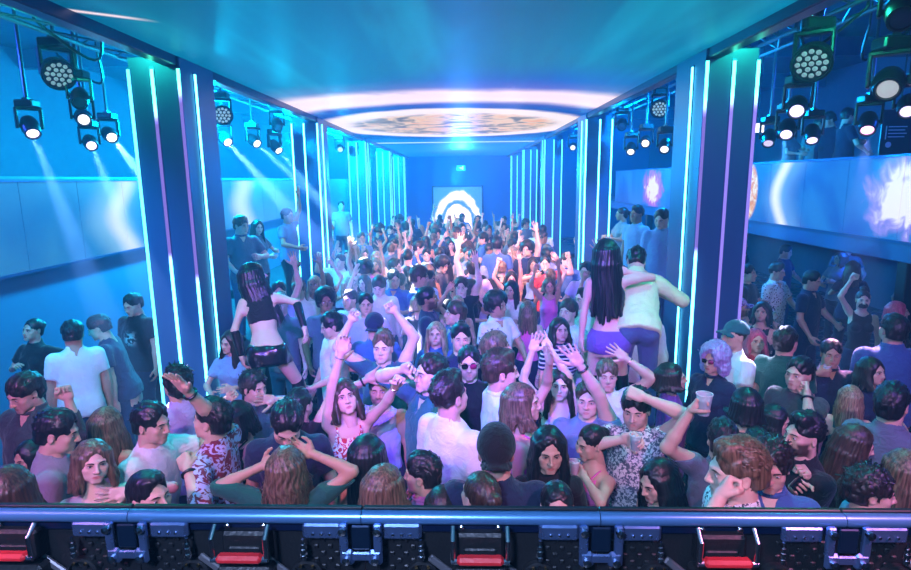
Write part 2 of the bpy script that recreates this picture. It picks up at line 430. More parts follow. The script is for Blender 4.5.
def torso_fn(prof, Ri, infl=0., wr=0., flare=0., seed=0.):
    zz = prof[:, 0]
    def fn(X, Y, Z):
        X, Y, Z = np.broadcast_arrays(X-PEL[0], Y-PEL[1], Z-PEL[2])
        x = Ri[0][0]*X+Ri[0][1]*Y+Ri[0][2]*Z+PEL[0]; y = Ri[1][0]*X+Ri[1][1]*Y+Ri[1][2]*Z+PEL[1]; z = Ri[2][0]*X+Ri[2][1]*Y+Ri[2][2]*Z+PEL[2]
        a = np.interp(z, zz, prof[:, 1])+infl; b = np.interp(z, zz, prof[:, 2])+infl; c = np.interp(z, zz, prof[:, 3])
        if flare: e = np.clip((1.25-z)/.3, 0, 1)*flare; a = a+e; b = b+e
        # super-ellipse section
        r = (np.abs(x/a)**2.3+np.abs((y-c)/b)**2.3)**(1/2.3)
        d = (r-1)*np.minimum(a, b)
        d = np.maximum(d, np.maximum(z-zz[-1], zz[0]-z))
        if wr:
            d = d+wr*(vnoise(x+seed, y, z*.55, 11)+.6*vnoise(x*1.3, y+seed, z+.5*x, 23))
        return d
    return fn

class Pose:
    """joint positions of one figure, facing -Y at the origin, feet at z = 0 (for 1.75 m)"""
    def __init__(s, sex='m', lean=(0, 0, 0), head=(0, 0, 0), arms=None, build=1.):
        s.sex = sex; s.build = build
        s.Rl = rz(lean[2] if len(lean) > 2 else 0)@rx(lean[0])@ry(lean[1])
        s.prof = TORSO[sex].copy(); s.prof[:, 1:3] *= build
        hs = .94 if sex == 'f' else 1.
        s.hs = hs
        nb = s.tr((0, .022, 1.49))
        s.Rh = s.Rl@rz(head[0])@rx(head[1])@ry(head[2])
        s.hc = nb+s.Rl@np.array([0, -.004, .06])+s.Rh@np.array([0, -.014, .082*hs])
        s.arms = {}
        sx, sz, l1, l2 = ARM[sex][:4]
        for side in (-1, 1):
            S = s.tr((side*sx*build, .012, sz))
            spec = (arms or {}).get(side)
            if spec is None: spec = dict(t=(side*.26, -.02, .86), hand='relaxed')
            T = np.array(spec['t'], float)
            up = T[2]-S[2]
            if up > .1: S = S+np.array([-side*.012, 0, min(.06, up*.12)])
            pole = spec.get('pole') or ((side*.8, .6, -.35) if up < .1 else (side*.9, -.25, -.3))
            E, Wr = ik(S, T, l1, l2, s.Rl@np.array(pole, float))
            s.arms[side] = (S, E, Wr, spec)
    def tr(s, p): return PEL+s.Rl@(np.array(p, float)-PEL)

def body_mesh(name, P, lod, beard=0., browcol=(.03, .02, .02), legs=None, jit=(1, 1, 1), eyes=True):
    hv = .017 if lod == 0 else .028
    pts = [P.hc+.02, P.hc-.1]+[p for A in P.arms.values() for p in A[:3]]+[(-.24, -.2, .76), (.24, .2, 1.5)]
    if legs: pts += [p for L in legs.values() for p in L]+[(0, 0, 0)]
    pts = np.array(pts)
    F = Field(pts.min(0)-.07, pts.max(0)+.07, hv)
    Ri = P.Rl.T
    cor = np.array([P.tr((x, y, z)) for x in (-.2, .2) for y in (-.16, .16) for z in (.72, 1.57)])
    F.add(torso_fn(P.prof[P.prof[:, 0] > .9] if legs and P.Rl[2][2] < .94 else P.prof, Ri), cor.min(0), cor.max(0), .02)
    if P.sex == 'f':
        for s in (-1, 1): F.ell(P.tr((s*.066, -.078, 1.275)), (.058, .05, .058), .03)
        if legs:
            for s in (-1, 1): F.ell(P.tr((s*.075, .07, .86)), (.085, .08, .09), .04)
    ra = ARM[P.sex][4:]
    b = P.build
    for side, (S, E, Wr, spec) in P.arms.items():
        F.rc(S, S+(E-S)*.35, ra[0]*1.12*b, ra[0]*b, .045)
        F.rc(S, E, ra[0]*b, ra[1]*b, .02)
        fm = E+(Wr-E)*.3
        F.rc(E, fm, ra[1]*b, ra[2]*1.06*b, .015); F.rc(fm, Wr, ra[2]*1.06*b, ra[3], .015)
    if legs:
        for side, (hp, kn, an, toe) in legs.items():
            k = .95
            F.rc(hp, kn, .088*k, .056*k, .03); md = kn+(an-kn)*.3
            F.rc(kn, md, .054*k, .058*k, .02); F.rc(md, an, .058*k, .036*k, .02)
            F.rc(an, toe, .036, .026, .02)
    o = Soup()
    o.add(*F.mesh())
    v, f, t, bd = head_template(P.sex, lod)
    tt = t*(1-beard*bd[:, None])+np.array(browcol)*2.2*beard*bd[:, None]
    J = P.hs*np.array(jit)
    put = lambda q: P.hc+(np.asarray(q)*J)@P.Rh.T
    o.add(put(v), f, 0, tt)
    if eyes:
        for s in (-1, 1):
            ev, ef = ball((0, 0, 0), .0118, 10, 8)
            d = ev/.0118
            dark = (-d[:, 1] > .74)
            col = np.where(dark[:, None], np.array([.035, .025, .02]), np.array([.82, .80, .78]))
            o.add(put(ev*np.array([1.12, 1, .66])+np.array([s*.0325, -.0818, .0038])), ef, 1, col)
            w = [put(q) for q in ((s*.013, -.098, .0195), (s*.026, -.0955, .0245), (s*.04, -.0885, .024), (s*.05, -.0795, .0185))]
            bv, bf = tubepath(w, [.0032, .004, .0036, .0016], 5)
            o.add(bv, bf, 1, np.array(browcol))
            if P.sex == 'f':
                w = [put(q) for q in ((s*.0185, -.093, .008), (s*.032, -.0955, .0125), (s*.047, -.087, .0085))]
                o.add(*tubepath(w, [.0016, .0026, .0016], 4), 1, np.array([.02, .015, .015]))
    for side, (S, E, Wr, spec) in P.arms.items():
        hvx, hf = hand_template(spec.get('hand', 'relaxed'), lod)
        sc = .94 if P.sex == 'f' else 1.04
        q = hvx*sc
        q = q*np.array([-side, 1, 1])          # +X person-right hand: thumb points inward
        hf2 = [tuple(reversed(x)) for x in hf] if side > 0 else hf
        Zd = unit(spec['dir']) if spec.get('dir') is not None else unit(Wr-E)
        N = np.array(spec.get('palm') or (-side*.9, -.4, 0), float)
        N = N-Zd*(N@Zd); N = unit(N) if np.linalg.norm(N) > .05 else unit(np.cross(Zd, [0, 0, 1]))
        Yd = -N; Xd = np.cross(Yd, Zd)
        o.add(Wr+q@np.stack([Xd, Yd, Zd]), hf2, 0)
    return o.mesh(name)

def arm_pt(A, u):
    S, E, Wr, _ = A
    return S+(E-S)*u if u <= 1 else E+(Wr-E)*(u-1)

def flat_rc(F, p, q, r0, r1, k, flat):
    p, q = np.array(p, float), np.array(q, float); v = q-p; L = max(v@v, 1e-9); l = math.sqrt(L)
    def fn(X, Y, Z):
        x, y, z = X-p[0], Y-p[1], Z-p[2]
        w = (x*v[0]+y*v[1]+z*v[2])/L; t = np.clip(w, 0, 1.3 if flat else 1)
        d = np.sqrt((x-t*v[0])**2+(y-t*v[1])**2+(z-t*v[2])**2)-(r0+np.minimum(t, 1)*(r1-r0))
        return np.maximum(d, (w-1)*l) if flat else d
    r = max(r0, r1)
    F.add(fn, np.minimum(p, q)-r, np.maximum(p, q)+r, k)

def top_mesh(name, P, kind, lod, seed=0.):
    """kind: tee, long, tank, strap, tube, crop, vneck, shirt, bra"""
    hv = .015 if lod == 0 else .024
    A = P.arms
    pts = [(-.27, -.22, .76), (.27, .22, 1.5)]+[P.tr((x, y, 1.5)) for x in (-.26, .26) for y in (-.16, .16)]
    slv = {'tee': .62, 'vneck': .62, 'shirt': .7, 'long': 1.93, 'jacket': 1.95, 'half': 1.1}.get(kind, 0)
    if slv: pts += [arm_pt(a, min(slv, 1)) for a in A.values()]+[arm_pt(a, slv) for a in A.values()]
    pts = np.array(pts, float)
    F = Field(pts.min(0)-.07, pts.max(0)+.07, hv)
    Ri = P.Rl.T
    tight = kind in ('tank', 'strap', 'tube', 'crop', 'bra', 'dress')
    infl = .007 if tight else (.02 if kind == 'jacket' else .011)
    prof = P.prof.copy()
    if not tight: prof[3:5, 1:3] += .012
    cor = np.array([P.tr((x, y, z)) for x in (-.24, .24) for y in (-.2, .2) for z in (.72, 1.57)])
    F.add(torso_fn(prof, Ri, infl, .003 if tight else .007, 0 if tight else .016, seed), cor.min(0), cor.max(0), .02)
    if P.sex == 'f':
        for s in (-1, 1): F.ell(P.tr((s*.066, -.082, 1.275)), (.064, .055, .062), .03)
    ra = ARM[P.sex][4:]; b = P.build
    for side, a in A.items():
        S, E, Wr, sp = a
        F.rc(S, S+(E-S)*.3, (ra[0]*1.12*b+infl*.9), ra[0]*b+infl, .04)
        if slv:
            u = min(slv, 1.); lo = .010 if kind in ('long', 'jacket') else .022
            flat_rc(F, S, arm_pt(a, u), ra[0]*b+infl, (ra[0]+(ra[1]-ra[0])*u)*b+lo, .03, slv <= 1)
            if slv > 1: flat_rc(F, E, arm_pt(a, slv), ra[1]*b+.012, (ra[2]+(ra[3]-ra[2])*(slv-1))*b+.011, .02, True)
    X, Y, Z = F.whole()
    XX, YY, ZZ = np.broadcast_arrays(X-PEL[0], Y-PEL[1], Z-PEL[2])
    x = Ri[0][0]*XX+Ri[0][1]*YY+Ri[0][2]*ZZ; y = Ri[1][0]*XX+Ri[1][1]*YY+Ri[1][2]*ZZ+PEL[1]; z = Ri[2][0]*XX+Ri[2][1]*YY+Ri[2][2]*ZZ+PEL[2]
    if slv and lod == 0:
        F.a += .0035*vnoise(XX*1.4+seed, YY*1.4, ZZ*1.4, 30)
    # sleeve end cuts
    for side, a in A.items():
        S, E, Wr, sp = a
        if kind in ('tank', 'strap', 'tube', 'crop', 'bra', 'dress'):
            sx = ARM[P.sex][0]*b
            lim = sx-(.035 if kind != 'strap' else .05)
            F.a = np.maximum(F.a, np.where(z > 1.26, side*x-lim-np.clip((1.36-z)*.5, 0, 1), -1))
            if slv == 0:
                dS = unit(E-S); mid = S+(E-S)*.16
                pl = (X-mid[0])*dS[0]+(Y-mid[1])*dS[1]+(Z-mid[2])*dS[2]
                r = np.sqrt((X-mid[0])**2+(Y-mid[1])**2+(Z-mid[2])**2)
                F.a = np.where(r < .1, np.maximum(F.a, pl), F.a)
    # neckline
    nz, nr = {'vneck': (1.5, .08), 'tank': (1.47, .09), 'strap': (1.42, .105), 'crop': (1.43, .1), 'bra': (1.40, .1), 'dress': (1.42, .1), 'shirt': (1.525, .07), 'jacket': (1.53, .068), 'tube': (1.5, .05)}.get(kind, (1.53, .078))
    dn = np.sqrt(x**2+(y-.005)**2+((z-nz-.03)/1.1)**2)-nr
    if kind in ('vneck', 'shirt', 'jacket'):
        dn = np.minimum(dn, np.maximum(np.abs(x)-(.03+(z-1.46)*.45), np.maximum(y+.0, 1.39-z)))
    F.a = np.maximum(F.a, -dn)
    F.a = np.maximum(F.a, z-(1.53 if kind != 'tube' else 1.335))
    hem = {'crop': 1.1, 'bra': 1.165, 'tube': .9, 'jacket': .8, 'dress': .76}.get(kind, .83)
    F.a = np.maximum(F.a, hem+.005*np.sin(5*np.arctan2(x, y)+seed)-z)
    v, f = F.mesh()
    o = Soup(); o.add(v, f)
    if kind in ('shirt', 'jacket', 'long'):
        # collar or rib round the neck
        n = 18; ring = []
        for i in range(n+1):
            g = 2*math.pi*i/n
            ring.append(P.tr((.071*math.sin(g)*(1.0 if P.sex == 'm' else .88), .016-.068*math.cos(g), 1.487+.018*(1-math.cos(g))*.5)))
        o.add(*tubepath(ring, [.014]*(n+1), 6))
    if kind == 'strap':
        for s in (-1, 1):
            w = [P.tr(q) for q in ((s*.075, -.098, 1.34), (s*.078, -.075, 1.42), (s*.08, .0, 1.452), (s*.075, .07, 1.41), (s*.07, .098, 1.33))]
            o.add(*tubepath(w, [.007]*5, 5))
    return o.mesh(name, False)

_legs = {}
def trouser_mesh(sex, var=0):
    key = (sex, var)
    if key in _legs: return _legs[key]
    F = Field((-.24, -.2, .02), (.24, .18, 1.0), .024)
    prof = TORSO[sex]
    F.add(torso_fn(prof, np.eye(3), .012), (-.2, -.16, .74), (.2, .16, 1.0), .02)
    st = .02 if var == 0 else -.03
    for s in (-1, 1):
        F.rc((s*.088, .012, .86), (s*.1, -.012+s*st, .5), .098, .07, .03)
        F.rc((s*.1, -.012+s*st, .5), (s*.108, .02+s*st, .05), .07, .058, .02)
    X, Y, Z = F.whole()
    F.a += .004*vnoise(X, Y, Z, 14)
    F.a = np.maximum(F.a, Z-.985+0*X+0*Y); F.a = np.maximum(F.a, .045-Z+0*X+0*Y)
    o = Soup(); o.add(*F.mesh(), 0)
    for s in (-1, 1):
        G = Field((-.06, -.2, 0.0), (.06, .1, .13), .013)
        G.rc((0, .02, .045), (0, -.13, .03), .044, .036, .03); G.rc((0, .03, .05), (0, .02, .1), .042, .045, .03)
        X, Y, Z = G.whole(); G.a = np.maximum(G.a, .0-Z+0*X+0*Y)
        v, f = G.mesh(); v = v@rz(s*.15).T+np.array([s*.108, .03+s*st, 0])
        o.add(v, f, 1)
    _legs[key] = o.mesh('trousers', False)
    return _legs[key]

# ---- hair, in head space (face to -Y)
_hair = {}
def ribbons(o, rs, n, path, w0, mi=0):
    for _ in range(n):
        r = path(rs)
        if r is None: continue
        pts, outw, w = r
        pts = np.array(pts); m = len(pts); v = []
        for i in range(m):
            t = unit(pts[min(i+1, m-1)]-pts[max(i-1, 0)])
            sd = unit(np.cross(t, outw if outw.ndim == 1 else outw[i]))
            ww = w0*w*(1 if i < m-1 else .15)
            v += [pts[i]-sd*ww, pts[i]+unit(outw if outw.ndim == 1 else outw[i])*ww*.45, pts[i]+sd*ww]
        f = [(3*i+j, 3*i+j+1, 3*i+j+4, 3*i+j+3) for i in range(m-1) for j in (0, 1)]
        o.add(np.array(v), f, mi)

CR = np.array([.0, .018, .036]); RR = np.array([.079, .1, .091])
def skull(az, el, lift=0.):
    d = np.array([math.sin(az)*math.cos(el), math.cos(az)*math.cos(el), math.sin(el)])   # az 0 = back, pi = front
    n = unit(d/RR)
    return CR+d*(RR+lift), n

def hair_mesh(style, lod=0, var=0):
    key = (style, lod, var)
    if key in _hair: return _hair[key]
    rs = np.random.RandomState(11+var*7+len(style))
    h = .0085 if lod == 0 else .014
    LONG = {'long': .34, 'wavy': .33, 'mid': .2, 'verylong': .55, 'bob': .12}
    o = Soup()
    F = Field((-.19, -.17, -.62 if style in LONG or style in ('ponytail', 'highpony') else -.17), (.19, .24, .23), h)
    thick = {'short': .012, 'buzz': .003, 'fade': .008, 'quiff': .012, 'curly': .02, 'afro': .045, 'wig': .05, 'fringe': .016, 'pulled': .005, 'bun': .006, 'ponytail': .005, 'highpony': .006, 'topknot': .006, 'slick': .008}.get(style, .013)
    F.add(*F.ellf(CR+np.array([0, .002, .002]), RR+thick), .02)
    if style in ('short', 'fringe', 'curly'): F.ell((0, -.012, .094), (.063, .06, .036+thick*.6), .025)
    if style in ('quiff', 'fade'): F.ell((.01, -.04, .115), (.056, .045, .034), .025); F.ell((0, .0, .11), (.062, .07, .03), .03)
    if style == 'slick': F.ell((0, -.02, .1), (.066, .07, .03), .03)
    if style == 'afro': F.ell((0, .01, .085), (.125, .125, .105), .03)
    if style == 'wig':
        F.ell((0, .02, .065), (.13, .13, .12), .03)
        for s in (-1, 1): F.ell((s*.095, .03, -.06), (.05, .07, .08), .03)
        F.ell((0, .09, -.06), (.09, .06, .09), .03)
    back = {'short': -.055, 'buzz': -.05, 'fade': -.03, 'quiff': -.05, 'curly': -.07, 'slick': -.07, 'fringe': -.07}.get(style, -.06)
    if style not in ('fade', 'buzz'):
        F.ell((0, .06, -.03), (.06+thick, .052+thick, .06), .025)
    if style in LONG:
        L = LONG[style]
        for i in range(16 if style != 'bob' else 14):
            a = (i-7.5)/7.5*2.15
            p, n = skull(a, .1, .002); q = p+np.array([n[0]*.012, n[1]*.012+.004, -.11])
            e = q+np.array([math.sin(a)*.02+rs.randn()*.01, .02+rs.randn()*.008-(.05 if abs(a) > 1.5 else 0), -(L-.1)*(1-.12*abs(a)/2+rs.randn()*.04)])
            F.rc(p, q, .026, .026, .02); F.rc(q, e, .026, .014, .02)
    if style in ('ponytail', 'highpony'):
        b = np.array([0, .115, .03]) if style == 'ponytail' else np.array([0, .085, .125])
        F.ell(b, (.028, .028, .028), .015)
        pts = [b, b+np.array([0, .045, -.02]), b+np.array([.01, .06, -.12]), b+np.array([.015, .05, -.3 if style == 'ponytail' else -.5])]
        for i in range(3): F.rc(pts[i], pts[i+1], (.022, .032, .036)[i], (.032, .036, .014)[i], .02)
    if style == 'bun': F.ell((0, .118, .045), (.042, .038, .04), .012)
    if style == 'topknot': F.ell((0, .05, .15), (.045, .05, .04), .012)
    # face opening
    if style in ('pulled', 'bun', 'ponytail', 'highpony', 'topknot', 'slick', 'fade', 'quiff', 'short', 'buzz', 'curly', 'afro'):
        F.cut((0, -.12, -.005), (.068, .072, .107), .008)
        for s in (-1, 1): F.cut((s*.085, -.05, -.05), (.05, .045, .075), .01)
    elif style == 'fringe':
        F.cut((0, -.118, -.025), (.067, .066, .092), .008)
        for s in (-1, 1): F.cut((s*.09, -.05, -.06), (.05, .045, .07), .01)
    else:
        F.cut((.0, -.125, -.012), (.062, .08, .112), .008); F.cut((.012, -.12, .09), (.022, .05, .03), .012)
        F.cut((.0, -.13, -.16), (.075, .09, .14), .02)
    X, Y, Z = F.whole()
    if style not in LONG and style not in ('wig', 'ponytail', 'highpony'):
        if style not in ('bun',):
            F.a = np.maximum(F.a, back+.35*np.maximum(-Y-.0, 0)*1.2-Z+0*X)
        else: F.a = np.maximum(F.a, -.075-Z+0*X+0*Y)
        # ears free
        for s in (-1, 1):
            d, lo, hi = F.ellf((s*.085, .008, -.022), (.024, .03, .044)); F.sub(d, lo, hi, .006)
    if style in ('curly', 'afro', 'wig'):
        F.a += .010*vnoise(X, Y, Z, 46)+.006*vnoise(X+3, Y, Z, 80)
    elif style in ('wavy',):
        az = np.arctan2(X, Y+.02)
        F.a += .0045*np.sin(26*az+3*np.sin(Z*38))
    elif style in ('short', 'quiff', 'fringe', 'fade'):
        F.a += .009*vnoise(X*1.6, Y*.6, Z*.7, 44)+.004*vnoise(X*2, Y*.8, Z, 90)
    else:
        az = np.arctan2(X, Y+.02)
        F.a += .003*np.sin(34*az+2*np.sin(Z*14+az))
    v, f = F.mesh()
    o.add(v, f)
    # strands that break up the outline
    N = 1. if lod == 0 else .35
    if style in ('short', 'quiff', 'fringe', 'fade', 'curly', 'afro', 'wig'):
        big = {'afro': .05, 'wig': .06}.get(style, thick)
        def path(rs):
            az, el = rs.uniform(-math.pi, math.pi), rs.uniform(.1, 1.45)
            if abs(az) > 1.9 and el < .8: return None
            p, n = skull(az, el, big*.8)
            if style in ('quiff', 'fade'):
                p = p+np.array([0, 0, .02*max(0, math.sin(el))**2])
                fl = np.array([.5+rs.randn()*.3, .8, .15])
            elif style == 'fringe': fl = np.array([p[0]*6+rs.randn()*.3, -1. if p[1] < .05 else .5, -.25])
            elif style in ('curly', 'afro', 'wig'): fl = rs.randn(3)
            else: fl = np.array([p[0]*5+rs.randn()*.35, -.7 if p[1] < .03 else .7, -.15+rs.randn()*.2])
            fl = unit(fl-n*(fl@n)*.92); L = rs.uniform(.022, .042)
            c = rs.randn(3)*.012 if style in ('curly', 'afro', 'wig') else rs.randn(3)*.004
            return [p-n*.006, p+fl*L*.5+n*.003+c, p+fl*L-n*rs.uniform(-.002, .006)], n, rs.uniform(.7, 1.6)
        ribbons(o, rs, int(420*N), path, .0042)
    elif style in LONG:
        L = LONG[style]
        def path(rs):
            a = rs.uniform(-2.2, 2.2)
            pts, ns = [], []
            for el in (1.35, .95, .5, .1):
                p, n = skull(a*(.75+.25*(1.35-el)/1.25), el, .012+rs.uniform(0, .004)); pts.append(p); ns.append(n)
            n = ns[-1]*np.array([1, 1, 0]); n = unit(n)
            p = pts[-1]+np.array([n[0]*.015, n[1]*.015, -.1]); pts.append(p); ns.append(n)
            k = rs.uniform(.75, 1.03)
            wv = .012 if style == 'wavy' else .004
            steps = 4
            for s in range(1, steps+1):
                fw = -.05 if abs(a) > 1.5 else .02
                q = p+np.array([math.sin(a)*.012, fw*s/steps, -(L-.1)*k*s/steps])+rs.randn(3)*np.array([wv, wv, 0])
                pts.append(q); ns.append(n)
            return pts, np.array(ns), rs.uniform(.6, 1.5)
        ribbons(o, rs, int(260*N), path, .0055)
    elif style in ('ponytail', 'highpony'):
        b = np.array([0, .115, .03]) if style == 'ponytail' else np.array([0, .085, .125])
        E = -.33 if style == 'ponytail' else -.55
        def path(rs):
            a = rs.uniform(0, 6.28); r = np.array([math.cos(a), math.sin(a)*.8, 0])*.034
            pts = [b, b+np.array([0, .04, -.015])+r*.6, b+np.array([.01, .06, -.12])+r, b+np.array([.012, .055, E*.6])+r*1.05, b+np.array([.016, .05, E*rs.uniform(.85, 1.05)])+r*.5]
            return pts, unit(r+np.array([0, .001, 0])), rs.uniform(.6, 1.3)
        ribbons(o, rs, int(110*N), path, .005)
    me = o.mesh('hair', False)
    _hair[key] = me
    return me

# ---- materials for people
def skin_mat(name, col):
    m, nt, out = new_mat(name)
    b = nt.nodes.new('ShaderNodeBsdfPrincipled'); nt.links.new(b.outputs[0], out.inputs[0])
    at = nt.nodes.new('ShaderNodeAttribute'); at.attribute_name = 'tint'
    mx = nt.nodes.new('ShaderNodeMix'); mx.data_type = 'RGBA'; mx.blend_type = 'MULTIPLY'; mx.inputs[0].default_value = 1
    mx.inputs[6].default_value = (*col, 1); nt.links.new(at.outputs['Color'], mx.inputs[7])
    nt.links.new(mx.outputs[2], b.inputs['Base Color'])
    b.inputs['Roughness'].default_value = .48; b.inputs['Specular IOR Level'].default_value = .4
    return m
SKIN = {}
EYEM = [None]
def hair_mat(name, col, col2):
    m, nt, out = new_mat(name)
    b = nt.nodes.new('ShaderNodeBsdfPrincipled'); nt.links.new(b.outputs[0], out.inputs[0])
    tc = nt.nodes.new('ShaderNodeTexCoord'); mp = nt.nodes.new('ShaderNodeMapping'); mp.inputs['Scale'].default_value = (90, 90, 7)
    nz = nt.nodes.new('ShaderNodeTexNoise'); nz.inputs['Scale'].default_value = 1; nz.inputs['Detail'].default_value = 2
    nt.links.new(tc.outputs['Object'], mp.inputs[0]); nt.links.new(mp.outputs[0], nz.inputs[0])
    cr = nt.nodes.new('ShaderNodeValToRGB'); cr.color_ramp.elements[0].position = .35; cr.color_ramp.elements[1].position = .68
    cr.color_ramp.elements[0].color = (*col, 1); cr.color_ramp.elements[1].color = (*col2, 1)
    nt.links.new(nz.outputs[0], cr.inputs[0]); nt.links.new(cr.outputs[0], b.inputs['Base Color'])
    bp = nt.nodes.new('ShaderNodeBump'); bp.inputs['Strength'].default_value = .5; bp.inputs['Distance'].default_value = .004
    nt.links.new(nz.outputs[0], bp.inputs['Height']); nt.links.new(bp.outputs[0], b.inputs['Normal'])
    b.inputs['Roughness'].default_value = .4; b.inputs['Specular IOR Level'].default_value = .55
    return m
HAIR = {}

# ---------------------------------------------------------------- the room
XL, XR, ZC, D = -2.7, 2.33, 4.25, [5.8, 11.2, 16.7, 22.2, 27.6]
dark = pm('dark_wall_paint', s2l(38, 60, 92), .6, bump=.15, bscale=6)
blk = pm('black_metal', (.012, .014, .018), .38, .3)
struct('floor', MB().box((-9, -3, -.1), (10, 31, 0)), pm('dance_floor', (.02, .022, .03), .25, bump=.1, bscale=3), 'dark dance floor under the crowd')
struct('wall_left', MB().box((-5.25, 3.4, 0), (-5.06, 31, 3.15)), pm('blue_wall', s2l(60, 110, 150), .6, bump=.2, bscale=5), 'plain lower wall below the ribbon screen')
struct('wall_left_upper', MB().box((-9, -3, 0), (-8.8, 31, 6)), dark)
struct('wall_right', MB().box((9.6, -3, 0), (9.8, 31, 6)), dark)
struct('wall_back', MB().box((-9, 30.4, 0), (10, 30.6, 6)), pm('blue_end_wall', s2l(40, 90, 150), .5, bump=.15, bscale=4))
struct('wall_front', MB().box((-9, -3.2, 0), (10, -3, 6)), dark)
struct('ceiling_upper', MB().box((-9, -3, 5.7), (10, 31, 5.85)), dark)
for i, y in enumerate(range(4, 30, 4)):
    struct('ceiling_beam', MB().box((-8.8, y, 5.35), (9.6, y+.22, 5.7)), dark)

def ceil_pic(n):
    x, y, z = n.xyz()
    wob = n.mul(n.sub(n.noise(1.1, 4), .5), .55)
    r = n.add(n.dist(x, y, -.15, 13.5, 1., 1.12), n.mul(wob, .6))
    ang = n.m('ARCTAN2', n.sub(x, -.15), n.sub(y, 13.5))
    swirl = n.noise(1.5, 5, 1.5)
    deep, teal, cyan = s2l(0, 70, 165), s2l(0, 118, 160), s2l(20, 170, 200)
    base = n.mix(n.step(y, 3.0, 6.2), s2l(0, 88, 122), teal)
    streak = n.noise(.5, 3, .4, (3, .35, 1))
    base = n.mix(n.mul(n.step(streak, .45, .7), .55), base, cyan)
    # violet-blue pool just before the ring
    base = n.mix(n.mul(n.step(n.dist(x, y, .9, 8.0, 2.4, 1.5), 1.2, .1), .8), base, s2l(30, 80, 195))
    base = n.mix(n.step(r, 4.9, 4.0), base, deep)
    base = n.mix(n.step(y, 16.5, 18.5), base, s2l(20, 120, 200))
    ring = n.mul(n.bump(r, 4.2, .8), n.step(y, 14, 11.5))
    ring = n.m('MULTIPLY', n.mul(ring, n.step(n.noise(.9, 3), .15, .4)), 1.8, None, True)
    col = n.mix(ring, base, (1.15, .98, .92))
    halo = n.bump(r, 4.3, 1.4)
    col = n.mix(n.mul(n.mul(halo, n.step(y, 14, 11.5)), .3), col, s2l(200, 150, 220))
    disc = n.step(r, 3.0, 2.6)
    fire = n.mix(n.step(swirl, .35, .62), s2l(105, 95, 45), s2l(250, 215, 160))
    fire = n.mix(n.step(swirl, .52, .72), fire, s2l(240, 160, 60))
    col = n.mix(n.step(r, 3.05, 2.75), col, (1.0, .86, .80))
    col = n.mix(n.step(r, 2.5, 1.9), col, fire)
    col = n.mix(n.bump(y, 19.2, .35), col, (.75, .95, 1.05))
    col = n.mix(n.mul(n.bump(y, 27.2, .5), n.step(n.noise(.6, 2), .45, .6)), col, (1., .8, .9))
    # pale streak near the stage end
    sd = n.add(n.sub(y, 4.3), n.mul(n.add(x, 2.72), -.7))
    col = n.mix(n.mul(n.bump(sd, 0., .07), n.step(x, -2.25, -2.5)), col, (1., .8, .85))
    return col
ceil = struct('ceiling', MB().box((XL-.02, -2.5, ZC), (XR+.02, 30.4, ZC+.16)), screen_mat('ceiling_led', ceil_pic, CEIL_GAIN, .5), 'long low ceiling of video panels showing a glowing disc')
# panel joints of the video ceiling
jm = pm('joint_line', (.01, .02, .03), .6)
for x, nm in ((XL-.15, 'trim_1'), (XR+.02, 'trim_2')):
    struct(nm, MB().box((x, -2.5, ZC-.09), (x+.13, 30.4, ZC+.17), .01), pm('edge_beam', s2l(20, 55, 90), .35, .4), 'dark edge beam along the video ceiling')

def strip_mat(name, hi, lo, ztop, zlow, power, dim):
    """pixel tape: bright above ztop and below zlow, dim between"""
    if name in _mats: return _mats[name]
    m, nt, out = new_mat(name); e = nt.nodes.new('ShaderNodeEmission'); nt.links.new(e.outputs[0], out.inputs[0])
    n = N(nt); x, y, z = n.xyz()
    up = n.step(z, ztop-.15, ztop+.1); dn = n.step(z, zlow+.05, zlow-.1)
    on = n.m('MAXIMUM', up, dn)
    nt.links.new(n.mix(on, lo, n.mix(up, hi, (.08, 1., .6))), e.inputs[0])
    nt.links.new(n.add(n.mul(on, power-dim), dim), e.inputs[1])
    _mats[name] = m; return m
CY = (.10, .72, 1.); VI = (.30, .22, .9)
S_full = strip_mat('strip_full', CY, CY, 9, 9, STRIP, STRIP)
S_mid = strip_mat('strip_medium', CY, s2l(120, 200, 250), 9, 9, STRIP*.45, STRIP*.45)
S_far = strip_mat('strip_far', CY, CY, 9, 9, STRIP*.4, STRIP*.4)
S_b = strip_mat('strip_split', CY, VI, 3.75, 2.32, STRIP, STRIP*.1)
S_c = strip_mat('strip_low', CY, VI, 3.95, 2.1, STRIP, STRIP*.1)
S_t = strip_mat('strip_top', CY, VI, 3.8, 0.2, STRIP, STRIP*.14)
pil = pm('pillar_panel', s2l(48, 88, 135), .38, .15)
alu = pm('strip_channel', s2l(60, 100, 150), .3, .8)
PW, PD = .5, .78
ordn = ['first', 'second', 'third', 'fourth', 'fifth']
